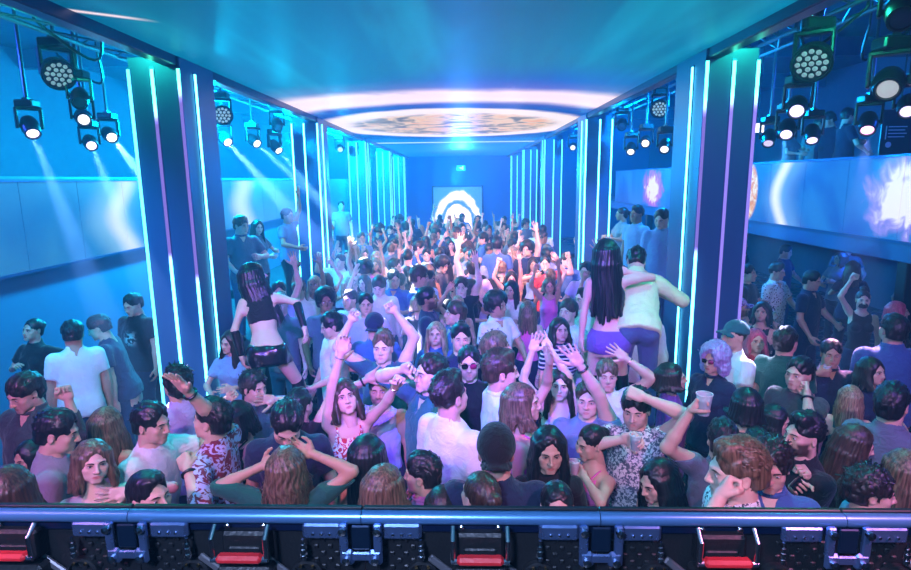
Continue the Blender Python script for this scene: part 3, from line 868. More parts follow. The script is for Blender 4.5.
def pillar(side, i):
    y = D[i]; xi = XL if side < 0 else XR
    e = empty('pillar', (xi, y, 0))
    tag(e, f'{ordn[i]} tall dark pillar from the stage with glowing light strips, beside the {"plain blue wall" if side < 0 else "mezzanine"} aisle', None, 'light strip pillars', 'structure')
    x0, x1 = (-PW, 0) if side < 0 else (0, PW)
    MB().box((x0, 0, 0), (x1, PD, ZC-.002), .008).build('column_body', pil, e)
    def st(name, lo, hi, m):
        c = MB().box((lo[0]-.008*(lo[0] != hi[0]), lo[1]-.0, .25), (hi[0]+.008, hi[1], ZC-.1)).build('strip_channel', alu, e)
        return c
    p = [S_mid, S_b, S_c, S_full] if side < 0 else [S_t, S_t, S_b, S_full]
    if i: p = [S_full]*4 if i == 1 else [S_far]*4
    w = .013
    for k, fx in enumerate((.985, .53, .02)):
        c = fx*PW*(-1 if side < 0 else 1)
        MB().box((c-w-.006, -.006, .25), (c+w+.006, .004, ZC-.1)).build('strip_channel', alu, e)
        MB().box((c-w, -.018, .27), (c+w, -.006, ZC-.12)).build('light_strip', p[k], e)
    s = 1 if side < 0 else -1
    MB().box((min(0, s*.006), .3-w-.006, .25), (max(0, s*.006), .3+w+.006, ZC-.1)).build('strip_channel', alu, e)
    MB().box((min(s*.006, s*.018), .3-w, .27), (max(s*.006, s*.018), .3+w, ZC-.12)).build('light_strip', p[3], e)
for i in range(5):
    pillar(-1, i); pillar(1, i)

# ---- side areas
deck = pm('platform_carpet', s2l(30, 40, 60), .7, bump=.2, bscale=30)
for side, nm in ((-1, 'platform beside the plain blue wall'), (1, 'platform beside the mezzanine')):
    for i in range(3):
        y0, y1 = D[i]+PD+(.5 if i == 0 else .08), D[i+1]-.08
        x0, x1 = (-5.05, XL-.06) if side < 0 else (XR+.06, 3.7)
        e = tag(empty('raised_platform', ((x0+x1)/2, (y0+y1)/2, 0)), f'raised dark {nm}, {ordn[i]} bay from the stage', 'platform', 'raised side platforms')
        a, b = (x1-x0)/2, (y1-y0)/2
        MB().box((-a, -b, .74), (a, b, .8), .01).build('deck', deck, e)
        MB().box((-a+.03, -b+.03, 0), (a-.03, b-.03, .74)).build('base', blk, e)
# mezzanine over the mezzanine side
struct('ceiling_mezzanine', MB().box((5.3, 4.0, 2.2), (9.6, 22, 2.38)), dark, 'underside of the mezzanine')
struct('wall_mezzanine', MB().box((5.22, 3.9, 2.02), (5.34, 22, 2.26), .01), pm('soffit_blue', s2l(40, 80, 130), .45), 'blue band under the ribbon screen')
for i, y in enumerate((6.8, 11.5, 16.5)):
    struct('pillar_mezzanine', MB().box((5.24, y, 0), (5.4, y+.16, 2.1), .01), blk, 'slim black post under the mezzanine')

def left_pic(n):
    x, y, z = n.xyz()
    wv = n.mul(n.m('SINE', n.mul(z, 5.5)), .18)
    yy = n.add(y, wv)
    base = n.mix(n.step(n.noise(.7, 3), .3, .7), s2l(20, 105, 195), s2l(60, 150, 215))
    col = n.mix(n.bump(yy, 8.3, .75), base, s2l(150, 205, 235))
    col = n.mix(n.bump(yy, 8.45, .38), col, (.95, .95, .95))
    return n.mix(n.bump(yy, 13.2, .9), col, (.8, .95, 1.))
def right_pic(n):
    x, y, z = n.xyz()
    base = n.mix(n.step(n.noise(.55, 3, .6), .35, .65), s2l(15, 70, 190), s2l(35, 120, 215))
    col = n.mix(n.mul(n.bump(n.add(y, n.mul(n.m('SINE', n.mul(z, 4)), .2)), 9.5, .7), .8), base, s2l(120, 175, 240))
    col = n.mix(n.bump(n.add(y, n.mul(n.m('SINE', n.mul(z, 4)), .2)), 9.6, .25), col, (.9, .95, 1.))
    d = n.dist(y, z, 10.72, 2.78, .34, .52)
    fl = n.mix(n.step(n.noise(7, 4, 1.), .4, .62), s2l(255, 245, 220), s2l(235, 150, 50))
    col = n.mix(n.step(d, 1.05, .85), col, fl)
    c2 = n.dist(y, z, 6.95, 2.8, .6, .5)
    c2 = n.add(c2, n.mul(n.sub(n.noise(3.2, 4, 1.2), .5), 1.4))
    col = n.mix(n.step(c2, 1.25, .8), col, s2l(150, 140, 245))
    col = n.mix(n.step(c2, .9, .55), col, (.95, .95, 1.))
    c3 = n.add(n.dist(y, z, 16.1, 2.75, .8, .5), n.mul(n.sub(n.noise(3, 4, 1.5), .5), 1.6))
    col = n.mix(n.step(c3, 1.2, .7), col, s2l(190, 80, 230))
    return n.mix(n.step(c3, .75, .45), col, (1., .9, .95))
def ribbon(name, x, z0, z1, y0, y1, pic, gain, label):
    e = tag(empty(name, (0, 0, 0)), label, 'screen')
    n = int((y1-y0)/1.0)
    m = screen_mat(name+'_led', pic, gain)
    for k in range(n):
        a, b = y0+(y1-y0)*k/n, y0+(y1-y0)*(k+1)/n
        MB().box((x-.04, a+.003, z0), (x+.04, b-.003, z1), .004).build('screen_panel', m, e)
    MB().box((x-.06, y0, z1), (x+.06, y1, z1+.03)).build('top_rail', alu, e)
    MB().box((x-.06, y0, z0-.03), (x+.06, y1, z0)).build('bottom_rail', alu, e)
    return e
ribbon('ribbon_screen', -5.0, 2.09, 3.09, 3.5, 19.5, left_pic, RIB_L, 'long ribbon video screen with a pale flame, on the plain blue wall')
ribbon('ribbon_screen', 5.26, 2.27, 3.26, 4.0, 20., right_pic, RIB_R, 'long ribbon video screen with orange disc and white burst, above the mezzanine')

# end-wall arch screen
def arch_pic(n):
    x, y, z = n.xyz()
    wob = n.mul(n.sub(n.noise(2.5, 3), .5), .5)
    d = n.add(n.dist(x, z, 0, 0, 1., 1.5), n.mul(wob, .5))
    col = n.mix(n.step(d, 2.4, 1.4), s2l(10, 60, 190), s2l(60, 120, 230))
    col = n.mix(n.m('MULTIPLY', n.bump(d, 1.06, .22), 1.6, None, True), col, (1., .95, .97))
    return n.mix(n.step(d, .8, .68), col, (1.15, .98, .96))
pa = ony(458, 226, 30.2)
e = tag(empty('arch_screen', (pa[0], 30.25, 0)), 'bright white arch and disc on the end wall screen', 'screen')
so = MB().box((-1.25, -.05, -.55), (1.25, 0, 2.0)).build('screen_face', screen_mat('arch_led', arch_pic, 1.6), e); so.location = (0, 0, pa[2])
MB().box((-1.33, -.03, 0), (1.33, .1, pa[2]+2.08)).build('surround', blk, e)
ex = ony(461, 168, 29.4)
e = tag(empty('exit_sign', tuple(ex)), 'small green running-man exit sign hanging before the end wall', 'sign')
MB().box((-.22, -.03, -.13), (.22, .03, .13), .01).build('sign_box', pm('exit_green', (.0, .25, .12), .4, 0, (.02, .9, .45), .8), e)
MB().box((-.02, -.042, -.06), (.03, -.031, .05)).box((-.1, -.042, -.01), (-.04, -.031, .02)).box((.06, -.042, -.09), (.12, -.031, .09)).build('pictogram', pm('exit_white', (.8, .9, .85), .4, 0, (.9, 1, .95), .9), e)
MB().tube((-.15, 0, .13), (-.15, 0, ZC-ex[2]), .008).tube((.15, 0, .13), (.15, 0, ZC-ex[2]), .008).build('hanger', blk, e)

# ---- haze: the whole hall is filled with thin stage fog
_wn = scene.world.node_tree; _v = _wn.nodes.new('ShaderNodeVolumeScatter'); _v.inputs['Color'].default_value = (.22, .62, 1., 1); _v.inputs['Density'].default_value = HAZE; _v.inputs['Anisotropy'].default_value = .2
_wn.links.new(_v.outputs[0], _wn.nodes['World Output'].inputs['Volume'])

# ---------------------------------------------------------------- lighting rig
steel = pm('rig_steel', s2l(95, 110, 120), .35, .8)
shell = pm('fixture_shell', (.02, .022, .028), .35, .2, bump=.05)
def truss(name, x, z, y0, y1, label, s=.3):
    e = tag(empty(name, (x, y0, z)), label, 'truss'); L = y1-y0; h = s/2
    for a, b in ((-h, -h), (h, -h), (-h, h), (h, h)): MB().tube((a, 0, b), (a, L, b), .025, n=8).build('chord', steel, e, True)
    n = int(L/.6)
    cross = MB().tube((-h, 0, -h), (-h, L/n, h), .011, n=6).mesh('brace', True); cross.materials.append(steel)
    hor = MB().tube((-h, 0, -h), (h, L/n, -h), .011, n=6).mesh('brace', True); hor.materials.append(steel)
    for k in range(n):
        for me, dx in ((cross, 0), (cross, s), (hor, 0)):
            o = obj('brace', me, None, e); o.location = (dx, L/n*k, 0)
    k = 0
    for yy in (L*.15, L*.5, L*.85):
        MB().tube((0, yy, h), (0, yy, 5.69-z), .02, n=8).build('drop_rod', steel, e)
    return e
truss('lighting_truss', -3.75, 4.62, 3.2, 19, 'long steel lighting truss above the aisle by the plain blue wall')
truss('lighting_truss', 3.7, 4.72, 3.2, 19, 'long steel lighting truss above the aisle by the mezzanine')
def pipe(x0, x1, y0, y1, z0, z1, r, label, m):
    tag(MB().path([(x0, y0, z0), (x0+(x1-x0)*.5, (y0+y1)/2, (z0+z1)/2), (x1, y1, z1)], r, 12).build('ceiling_pipe', m, None, True), label, 'pipe')
galv = pm('galvanised_pipe', s2l(110, 135, 135), .3, .85, bump=.1, bscale=20)
pipe(2.66, 2.66, 4.4, 22, 4.75, 4.75, .09, 'fat galvanised pipe along the mezzanine side ceiling, next to the edge beam', galv)
pipe(2.84, 2.84, 4.4, 22, 5.0, 5.0, .05, 'thin galvanised pipe running above the fat pipe', galv)
pipe(-2.98, -2.98, 4.4, 22, 4.75, 4.75, .08, 'fat galvanised pipe along the blue wall side ceiling', galv)
pipe(-3.14, -3.14, 4.4, 22, 5.05, 5.05, .045, 'thin galvanised pipe along the blue wall side ceiling', galv)
for k, (x, y, z, dx) in enumerate(((3.1, 5.6, 4.55, .6), (4.3, 6.5, 4.6, .5), (-3.2, 5.4, 4.5, -.6), (-4.2, 7, 4.55, -.5), (3.9, 9.5, 4.5, .5))):
    pts = [(x+dx*t, y+.4*math.sin(3*t), z-.28*math.sin(math.pi*t)) for t in [i/10 for i in range(11)]]
    pts = [(x, y, 5.7)]+pts+[(x+dx, y, 5.7)]
    tag(MB().path(pts, .014, 6).build('power_cable', blk, None, True), f'black power cable looping below the {["truss beside the mezzanine side pillar", "mezzanine side lamps", "truss beside the blue wall pillar", "blue wall lamps", "second mezzanine side pillar"][k]}', 'cable')

LENS = {}
def lens_mat(col, st):
    k = (col, st)
    if k not in LENS: LENS[k] = pm(f'lens_{len(LENS)}', (.1, .12, .15), .15, 0, col, st)
    return LENS[k]
off = pm('dead_lens', (.05, .07, .1), .08, .1)
def moving_head(px, py, y, aim, size, label, col=None, glow=6, beam=0, angle=14, kind='spot'):
    """hung fixture: base on a drop rod, yoke, tilting head; aim is a world point"""
    c = ony(px, py, y); size *= .84
    top = c+np.array([0, 0, .33*size])
    e = tag(empty('wash_light' if kind == 'wash' else 'moving_head_light', tuple(top)), label, 'stage light', 'wash lights' if kind == 'wash' else 'moving head lights')
    b = size
    MB().box((-.17*b, -.12*b, .0), (.17*b, .12*b, .13*b), .02*b).build('base', shell, e)
    MB().box((-.05*b, -.03, .13*b), (.05*b, .03, .17*b)).tube((0, 0, .15*b), (0, 0, 5.34-top[2] if any(abs(top[1]-(q+.11)) < .2 for q in range(4, 30, 4)) else 5.69-top[2]), .018, n=8).build('drop_rod', steel, e)
    yk = MB()
    for s in (-1, 1): yk.box((s*.19*b-.022*b, -.07*b, -.38*b), (s*.19*b+.022*b, .07*b, .0), .012*b)
    yk.box((-.21*b, -.07*b, -.05*b), (.21*b, .07*b, .0), .01*b); yk.tube((-.2*b, 0, -.33*b), (.2*b, 0, -.33*b), .03*b)
    v = np.array(aim)-c; az = math.atan2(v[0], -v[1])
    yo = yk.build('yoke', shell, e, True); yo.rotation_euler = (0, 0, az)
    q = Vector(v).to_track_quat('-Z', 'Y')
    hd = MB()
    R = .17 if kind == 'spot' else .2
    if kind == 'spot': hd.lathe([(.07*b, .17*b), (.125*b, .15*b), (.15*b, .05*b), (.155*b, -.08*b), (.125*b, -.2*b), (.13*b, -.235*b), (.108*b, -.24*b), (.1*b, -.215*b)], 20)
    else: hd.lathe([(.08*b, .14*b), (.17*b, .1*b), (.215*b, .02*b), (.22*b, -.1*b), (.225*b, -.125*b), (.2*b, -.13*b), (.195*b, -.11*b)], 24)
    hr = hd.build('head', shell, e, True); hr.rotation_mode = 'QUATERNION'; hr.rotation_quaternion = q; hr.location = (0, 0, -.33*b)
    lm = lens_mat(col, glow*.4 if kind == 'spot' else glow) if col else off
    if kind == 'spot':
        l = MB().lathe([(.0, -.232*b), (.05*b, -.23*b), (.1*b, -.214*b)], 20, cap=False).build('lens', lm, hr, True)
    else:
        for rr, nn in ((0, 1), (.075, 6), (.145, 12)):
            for k in range(nn):
                g = 2*math.pi*k/nn
                o = MB().lathe([(.0, -.128*b), (.02*b, -.124*b), (.032*b, -.108*b)], 10, cap=False).build('lens', lm, hr, True)
                o.location = (rr*b*math.cos(g), rr*b*math.sin(g), 0)
    if beam:
        o = lamp('lamp', 'SPOT', (0, 0, 0), (0, 0, -1), col, beam, .05*b, angle, .35); o.parent = hr; o.location = (0, 0, -.27*b); o.rotation_euler = (0, 0, 0)
    return e
W1, PU, PK, CYN = (.85, .9, 1.), (.62, .55, 1.), (1., .45, .85), (.5, .85, 1.)
BM = BEAM
A = lambda px, py, y: tuple(ony(px, py, y))
moving_head(57, 72, 6.2, A(250, 330, 3.6), .85, 'large round wash light with a lens cluster, above the plain blue wall', CYN, .35, kind='wash')
moving_head(83, 117, 6.8, A(150, 330, 3.0), .7, 'lit moving head facing the stage, below the large wash light by the blue wall', W1, 5)
moving_head(30, 126, 6.4, A(110, 330, 4.9), .7, 'lit moving head shining steeply down beside the blue wall ribbon screen', PU, 8, BM*.8, 7)
moving_head(90, 142, 7.6, A(135, 250, 5.6), .68, 'lit moving head with a pale violet beam, second from the large wash light', PU, 8, BM*.7, 6)
moving_head(109, 134, 7.9, A(190, 235, 6.0), .7, 'brightest moving head with a broad white beam, beside the first blue wall pillar', W1, 16, BM*1.6, 7)
moving_head(80, 97, 6.3, A(70, 250, 4.5), .68, 'unlit moving head tucked behind the large wash light by the blue wall')
moving_head(222, 114, 9.0, A(330, 350, 4), .8, 'round wash light just past the first blue wall pillar', CYN, .5, kind='wash')
moving_head(224, 138, 9.4, A(330, 255, 7.6), .75, 'lit moving head with a wide violet beam behind the first blue wall pillar', PU, 14, BM*1.8, 8)
moving_head(253, 140, 10.2, A(335, 215, 8.8), .75, 'lit moving head midway between the first two blue wall pillars', W1, 10, BM*1.2, 6)
moving_head(275, 146, 10.6, A(350, 235, 9.4), .75, 'lit moving head just before the second blue wall pillar', W1, 8, BM, 6)
moving_head(277, 124, 10.4, A(300, 300, 7), .75, 'unlit moving head above the second blue wall pillar lamp')
moving_head(813, 60, 5.8, A(700, 330, 3.2), .95, 'large round wash light with a lens cluster, beside the first mezzanine side pillar', CYN, .35, kind='wash')
moving_head(797, 106, 6.4, A(780, 400, 3.0), .8, 'lit moving head facing the stage under the large mezzanine side wash light', PU, 7)
moving_head(787, 128, 7.2, A(760, 330, 5.0), .75, 'lit violet moving head pointing down, close to the first mezzanine side pillar', PU, 8, BM*.12, 9)
moving_head(769, 137, 8.2, A(745, 330, 6.2), .7, 'small dim moving head right beside the first mezzanine side pillar', PU, 3)
moving_head(812, 133, 7.6, A(815, 360, 5.6), .72, 'lit moving head pointing down before the mezzanine people', PU, 6)
moving_head(868, 122, 7.0, A(850, 330, 5.2), .78, 'lit moving head with a pink glow before the dark poster', PK, 8, BM*.1, 14)
moving_head(889, 82, 5.6, A(840, 330, 3.0), 1.0, 'big moving head with a clear lens facing the stage, mezzanine side', W1, 1.2)
moving_head(908, 105, 6.2, A(880, 330, 4), .75, 'lit violet moving head beyond the big clear-lens moving head', PU, 5)
moving_head(902, 10, 4.6, A(880, 330, 2.4), .85, 'grey moving head hung highest on the mezzanine side', None)
moving_head(660, 108, 9.4, A(600, 330, 4), .75, 'round wash light between the first two mezzanine side pillars', CYN, .5, kind='wash')
moving_head(646, 141, 9.8, A(600, 330, 5), .7, 'lit warm moving head facing the stage between mezzanine side pillars', (1, .85, .7), 6)
moving_head(631, 148, 10.4, A(620, 330, 7), .7, 'lit small moving head beside the second mezzanine side pillar', W1, 5)
moving_head(665, 145, 9.0, A(640, 330, 6), .7, 'lit moving head just past the first mezzanine side pillar', W1, 5)
moving_head(622, 124, 10.6, A(600, 330, 6), .7, 'unlit moving head above the small one at the second mezzanine side pillar')
moving_head(573, 146, 16.0, A(560, 300, 9), .8, 'distant moving head near the third mezzanine side pillar', W1, 4)
moving_head(340, 148, 16.0, A(360, 300, 9), .8, 'distant moving head near the third blue wall pillar', CYN, 3)
# chrome spotlight under the video ceiling corner
cc = ony(806, 10, 4.6)
e = tag(empty('chrome_spotlight', tuple(cc)), 'chrome spotlight cluster under the edge of the video ceiling, mezzanine side', 'stage light')
chrome = pm('chrome', (.7, .7, .72), .12, 1.)
for k in range(3):
    M = Matrix.Translation((-.09+.09*k, 0, .0))@Matrix.Rotation(.5, 4, 'X')
    MB().lathe([(.02, .07), (.045, .04), (.05, -.03), (.043, -.035), (.03, .0)], 16, M).build('reflector', chrome, e, True)
MB().box((-.16, -.03, .06), (.16, .03, .09), .008).tube((0, 0, .08), (0, 0, 5.7-cc[2]), .014).build('bracket', blk, e)
# dark poster and pale notice on the mezzanine
pc = ony(897, 138, 9.2)
e = tag(empty('wall_poster', tuple(pc)), 'dark framed notice with fine white lines on the mezzanine', 'poster')
MB().box((-.26, -.02, -.5), (.26, .02, .42), .01).build('board', pm('poster_black', (.004, .006, .01), .3), e)
pw = pm('poster_white', (.6, .65, .7), .5)
for lo, hi in [((-.16, -.026, .16-.05*k), (.12-.03*(k % 2), -.021, .175-.05*k)) for k in range(4)]+[((-.2, -.026, -.02), (-.185, -.021, .18)), ((-.16, -.026, -.34), (-.04, -.021, -.31))]: MB().box(lo, hi).build('printed_line', pw, e)
MB().lathe([(.045, 0), (.045, .005)], 14, Matrix.Translation((-.14, -.021, -.1))@Matrix.Rotation(math.pi/2, 4, 'X')).build('round_emblem', pw, e)
MB().tube((0, 0, .42), (0, 0, 5.7-pc[2]), .01).build('hanger', blk, e)
pc = ony(758, 128, 9.6)
e = tag(empty('lit_notice', tuple(pc)), 'small glowing cream notice beside the first mezzanine side pillar', 'sign')
MB().box((-.09, -.02, -.07), (.09, .02, .07), .006).build('face', pm('notice_glow', (.8, .7, .6), .5, 0, (1, .82, .62), 1.6), e)
MB().tube((0, 0, .07), (0, 0, 5.7-pc[2]), .008).build('hanger', blk, e)

# ---------------------------------------------------------------- video wall seen from behind, at the stage lip
bp = CAM+ray(480, 516)*1.2
BW = .5
frm = pm('panel_frame_blue', s2l(110, 165, 225), .3, .7)
plate = pm('joint_plate', s2l(120, 150, 205), .28, .85, bump=.05)
modb = pm('module_black', (.010, .011, .013), .42, bump=.2, bscale=120)
silv = pm('silver_post', (.72, .74, .8), .22, 1.)
redg = pm('red_rubber', s2l(215, 40, 48), .42, bump=.15, bscale=60)
gold = pm('brass_contact', (.9, .6, .25), .25, 1.)
byaw = math.radians(-1.15)
panel_parts = {}
def panel_part(nm, f, mat, e, loc=(0, 0, 0), smooth=True):
    if nm not in panel_parts:
        mb = MB(); f(mb); me = mb.mesh(nm.split('#')[0], smooth); me.materials.append(mat); panel_parts[nm] = me
    o = obj(nm.split('#')[0], panel_parts[nm], None, e); o.location = loc
    return o
def fins(m):
    for i in range(7):
        for j in range(9):
            x, z = -.045+.015*i, -.075-.016*j
            if (i+j) % 2 == 0: m.box((x-.0055, -.006, z-.0055), (x+.0055, 0, z+.0055), .002)
def fan(m):
    m.lathe([(.036, 0), (.036, .012), (.03, .014), (.028, .004)], 20, Matrix.Rotation(math.pi/2, 4, 'X'))
    for k in range(5): m.box((.004, -.008, -.006), (.027, -.004, .006), 0, Matrix.Rotation(k*1.2566, 4, 'Y'))
def latch(m):
    for x in (-1, 1):
        m.box((x*.036-.009, -.012, -.066), (x*.036+.009, 0, .0), .003)
        m.box((x*.03-.015, -.014, -.094), (x*.03+.015, -.001, -.058), .006)
    m.box((-.03, -.011, -.084), (.03, -.003, -.064), .003)
for k in range(-2, 4):
    c = bp+rz(byaw)@np.array([(k)*BW+.0, 0, 0])
    e = tag(empty('video_wall_panel', (c[0], c[1], c[2]-1.0), byaw), 'black back of a stage video wall panel with red carrying handle and steel latches', 'video panel', 'stage video wall panels')
    H = 1.0
    P = lambda nm, f, mat, loc=(0, 0, 0), sm=True: panel_part(nm, f, mat, e, (loc[0], loc[1], loc[2]+H), sm)
    P('back_plate', lambda m: m.box((-BW/2+.001, .03, -1.), (BW/2-.001, .036, -.007)), modb, sm=False)
    P('screen_face', lambda m: m.box((-BW/2+.001, .037, -1.), (BW/2-.001, .044, -.007)), blk, sm=False)
    P('top_rail', lambda m: m.path([(-BW/2+.001, .016, -.014), (BW/2-.001, .016, -.014)], .0145, 12), frm)
    P('top_ledge', lambda m: m.box((-BW/2+.001, .024, -.006), (BW/2-.001, .036, .003), .002), blk, sm=False)
    P('rail_back', lambda m: m.box((-BW/2+.001, .018, -.05), (BW/2-.001, .034, -.02), .002), pm('rail_black', s2l(18, 34, 70), .3, .5), sm=False)
    h = P('handle', lambda m: m.box((-.048, -.012, -.006), (.048, .012, .012), .006), redg, (0, -.03, -.084))
    for s in (-1, 1):
        b = panel_part('bracket', lambda m: m.path([(0, 0, 0), (0, -.002, .05), (0, .02, .068)], .0052, 10), silv, h, (s*.056, 0, -.002))
        panel_part('elbow', lambda m: m.tube((-.010, 0, 0), (.010, 0, 0), .0066), silv, h, (s*.05, 0, .0))
        P('bolt', lambda m: m.lathe([(.0065, 0), (.0065, .006), (.004, .008)], 10, Matrix.Rotation(math.pi/2, 4, 'X')), silv, (s*.039, .014, -.034))
        P('joint_plate', lambda m: m.box((-.042, -.004, -.038), (.042, .012, -.0), .006), plate, (s*.165, .006, -.022))
        for q in (-.018, 0, .018): P('rivet', lambda m: m.lathe([(.0034, 0), (.003, .003), (.0, .004)], 8, Matrix.Rotation(math.pi/2, 4, 'X')), silv, (s*.165+q, .001, -.044))
        P('spring_post', lambda m: m.tube((0, 0, 0), (0, 0, -.035), .0055).tube((0, 0, .012), (0, 0, 0), .003).lathe([(.0075, -.01), (.0075, -.016)], 12).lathe([(.0075, -.024), (.0075, -.03)], 12), silv, (s*.125, .0, -.068))
        P('heat_sink', fins, modb, (s*.175, .03, 0), False)
        P('cooling_fan', fan, modb, (s*.125, .028, -.155))
        for q in (-.012, .014): P('contact', lambda m: m.lathe([(.0035, 0), (.0035, .004)], 8, Matrix.Rotation(math.pi/2, 4, 'X')), gold, (s*.125+q, .012, -.128))
        P('arm_bracket', lambda m: m.box((-.05, -.01, -.008), (.05, .0, .008), .003, Matrix.Rotation(.7, 4, 'Y')), pm('grey_bracket', (.18, .18, .2), .4, .5), (s*.07, .022, -.14))
    P('power_box', lambda m: m.box((-.05, -.014, -.1), (.05, .03, -.03), .006).box((-.035, -.018, -.09), (.035, -.012, -.06), .004), modb, (0, .012, -.012))
    P('lower_box', lambda m: m.box((-.06, -.02, -.22), (.06, .03, -.115), .008), modb)
    l = P('latch', latch, plate, (BW/2, .0, -.016))
    panel_part('latch_flap', lambda m: m.box((-.02, -.006, -.055), (.02, -.001, .0), .003), pm('flap_dark', s2l(25, 45, 70), .35, .6), l, (0, -.002, -.004), False)
    for s in (-1, 1):
        panel_part('roller', lambda m: m.lathe([(.0, .008), (.0085, .006), (.0085, -.006)], 12, Matrix.Rotation(math.pi/2, 4, 'X')), silv, l, (s*.03, -.016, -.078))
        panel_part('roller', None, silv, l, (s*.036, -.014, -.012))
st = bp[2]-1.0
struct('floor_stage', MB().box((-4, -2.9, 0), (4.2, bp[1]+.06, st-.002)), blk, 'dark stage behind the video wall')

# ---------------------------------------------------------------- people: wardrobe and assembly
for k, c in dict(fair=(.78, .52, .42), light=(.68, .42, .31), tan=(.52, .30, .20), brown=(.30, .16, .10), dark=(.16, .085, .055)).items(): SKIN[k] = skin_mat('skin_'+k, c)
HC = dict(black=((.004, .004, .005), (.016, .016, .019)), dark=((.009, .007, .006), (.032, .024, .019)), brown=((.025, .014, .009), (.08, .048, .028)), light=((.06, .037, .02), (.22, .145, .085)),
          blond=((.16, .10, .05), (.48, .35, .21)), red=((.45, .03, .08), (.75, .10, .18)), violet=((.30, .22, .50), (.55, .45, .75)), grey=((.15, .15, .16), (.4, .4, .42)))
for k, (a, b) in HC.items(): HAIR[k] = hair_mat('hair_'+k, a, b)
_e, _nt, _out = new_mat('eye_and_brow'); _b = _nt.nodes.new('ShaderNodeBsdfPrincipled'); _nt.links.new(_b.outputs[0], _out.inputs[0])
_a = _nt.nodes.new('ShaderNodeAttribute'); _a.attribute_name = 'tint'; _nt.links.new(_a.outputs['Color'], _b.inputs['Base Color']); _b.inputs['Roughness'].default_value = .3
EYE = _e
CLR = dict(black=(.012, .012, .015), navy=(.018, .026, .07), white=(.80, .80, .82), grey=(.28, .29, .32), teal=(.03, .14, .16), green=(.012, .10, .07), blue=(.06, .14, .36), sky=(.22, .34, .55),
           pink=(.85, .16, .50), lav=(.55, .50, .80), red=(.55, .04, .06), olive=(.14, .15, .10), charcoal=(.05, .055, .065), cream=(.72, .66, .52), lime=(.70, .78, .40), jean=(.07, .12, .22), wine=(.22, .02, .05), orange=(.75, .28, .08), purple=(.16, .07, .35), slate=(.12, .16, .22))
def cloth(key):
    """solid colour name, or pattern:first:second"""
    nm = 'cloth_'+key.replace(':', '_')
    if nm in _mats: return _mats[nm]
    m, nt, out = new_mat(nm); b = nt.nodes.new('ShaderNodeBsdfPrincipled'); nt.links.new(b.outputs[0], out.inputs[0])
    b.inputs['Roughness'].default_value = .8; b.inputs['Specular IOR Level'].default_value = .25; b.inputs['Sheen Weight'].default_value = .15
    n = N(nt); n.xyz(); p = key.split(':')
    if len(p) == 1:
        c = CLR[key]; col = n.mix(n.noise(9, 3), tuple(v*.85 for v in c), tuple(min(1, v*1.12) for v in c))
    else:
        a, c = CLR[p[1]], CLR[p[2]]
        if p[0] == 'floral': f = n.step(n.noise(24, 4, 1.5), .47, .53)
        elif p[0] == 'fleck': f = n.step(n.noise(60, 3, .8), .46, .54)
        elif p[0] == 'palm': f = n.step(n.noise(28, 2, 2.5), .54, .57)
        elif p[0] == 'stripe': x, y, z = n.xyz(); f = n.step(n.m('SINE', n.mul(z, 150)), .3, .5)
        elif p[0] == 'print': x, y, z = n.xyz(); f = n.mul(n.step(n.noise(20, 3, 1), .42, .5), n.mul(n.mul(n.bump(x, 0, .11), n.bump(z, 1.24, .12)), n.step(y, -.02, -.05)))
        elif p[0] == 'fade': x, y, z = n.xyz(); f = n.step(x, -.07, .07)
        else:
            v = nt.nodes.new('ShaderNodeTexVoronoi'); v.inputs['Scale'].default_value = 30; nt.links.new(n.co, v.inputs[0]); f = n.step(v.outputs['Distance'], .34, .26)
        col = n.mix(f, a, c)
    nt.links.new(col, b.inputs['Base Color'])
    w = n.add(n.mul(n.noise(420, 2), .12), n.noise(13, 3, 1.6)); bp = nt.nodes.new('ShaderNodeBump'); bp.inputs['Strength'].default_value = .6; bp.inputs['Distance'].default_value = .02
    nt.links.new(w, bp.inputs['Height']); nt.links.new(bp.outputs[0], b.inputs['Normal'])
    _mats[nm] = m; return m
shoe = pm('shoe_leather', (.02, .02, .022), .4)
lens_dark = pm('sunglass_lens', (.01, .008, .012), .06, 0.)
lens_pink = pm('sunglass_lens_red', (.35, .01, .10), .08, 0.)
rubber = pm('black_band', (.01, .01, .012), .35)
gilt = pm('bracelet_metal', (.8, .72, .6), .2, 1.)

def sunglasses_mesh():
    if 'sg' in _hair: return _hair['sg']
    o = Soup()
    for s in (-1, 1):
        n = 12
        ring = [(s*.033+.026*math.copysign(abs(math.cos(t))**.7, math.cos(t)), -.112-.004*0+.006*abs(math.cos(t))*(1 if s*math.cos(t) > 0 else 0), .004+.019*math.copysign(abs(math.sin(t))**.7, math.sin(t))) for t in [2*math.pi*i/n for i in range(n)]]
        v = ring+[(x, y+.006, z) for x, y, z in ring]
        f = [tuple(range(n)), tuple(range(2*n-1, n-1, -1))]+[(i, n+i, n+(i+1) % n, (i+1) % n) for i in range(n)]
        o.add(np.array(v), f, 0 if s < 0 else 1)
        o.add(*tubepath([(s*.058, -.104, .012), (s*.076, -.06, .012), (s*.084, .01, .008)], [.003, .003, .0025], 5), 2)
    o.add(*tubepath([(-.012, -.112, .012), (0, -.116, .014), (.012, -.112, .012)], [.0028]*3, 5), 2)
    _hair['sg'] = o.mesh('sunglasses', False)
    for m in (lens_dark, lens_pink, rubber): _hair['sg'].materials.append(m)
    return _hair['sg']
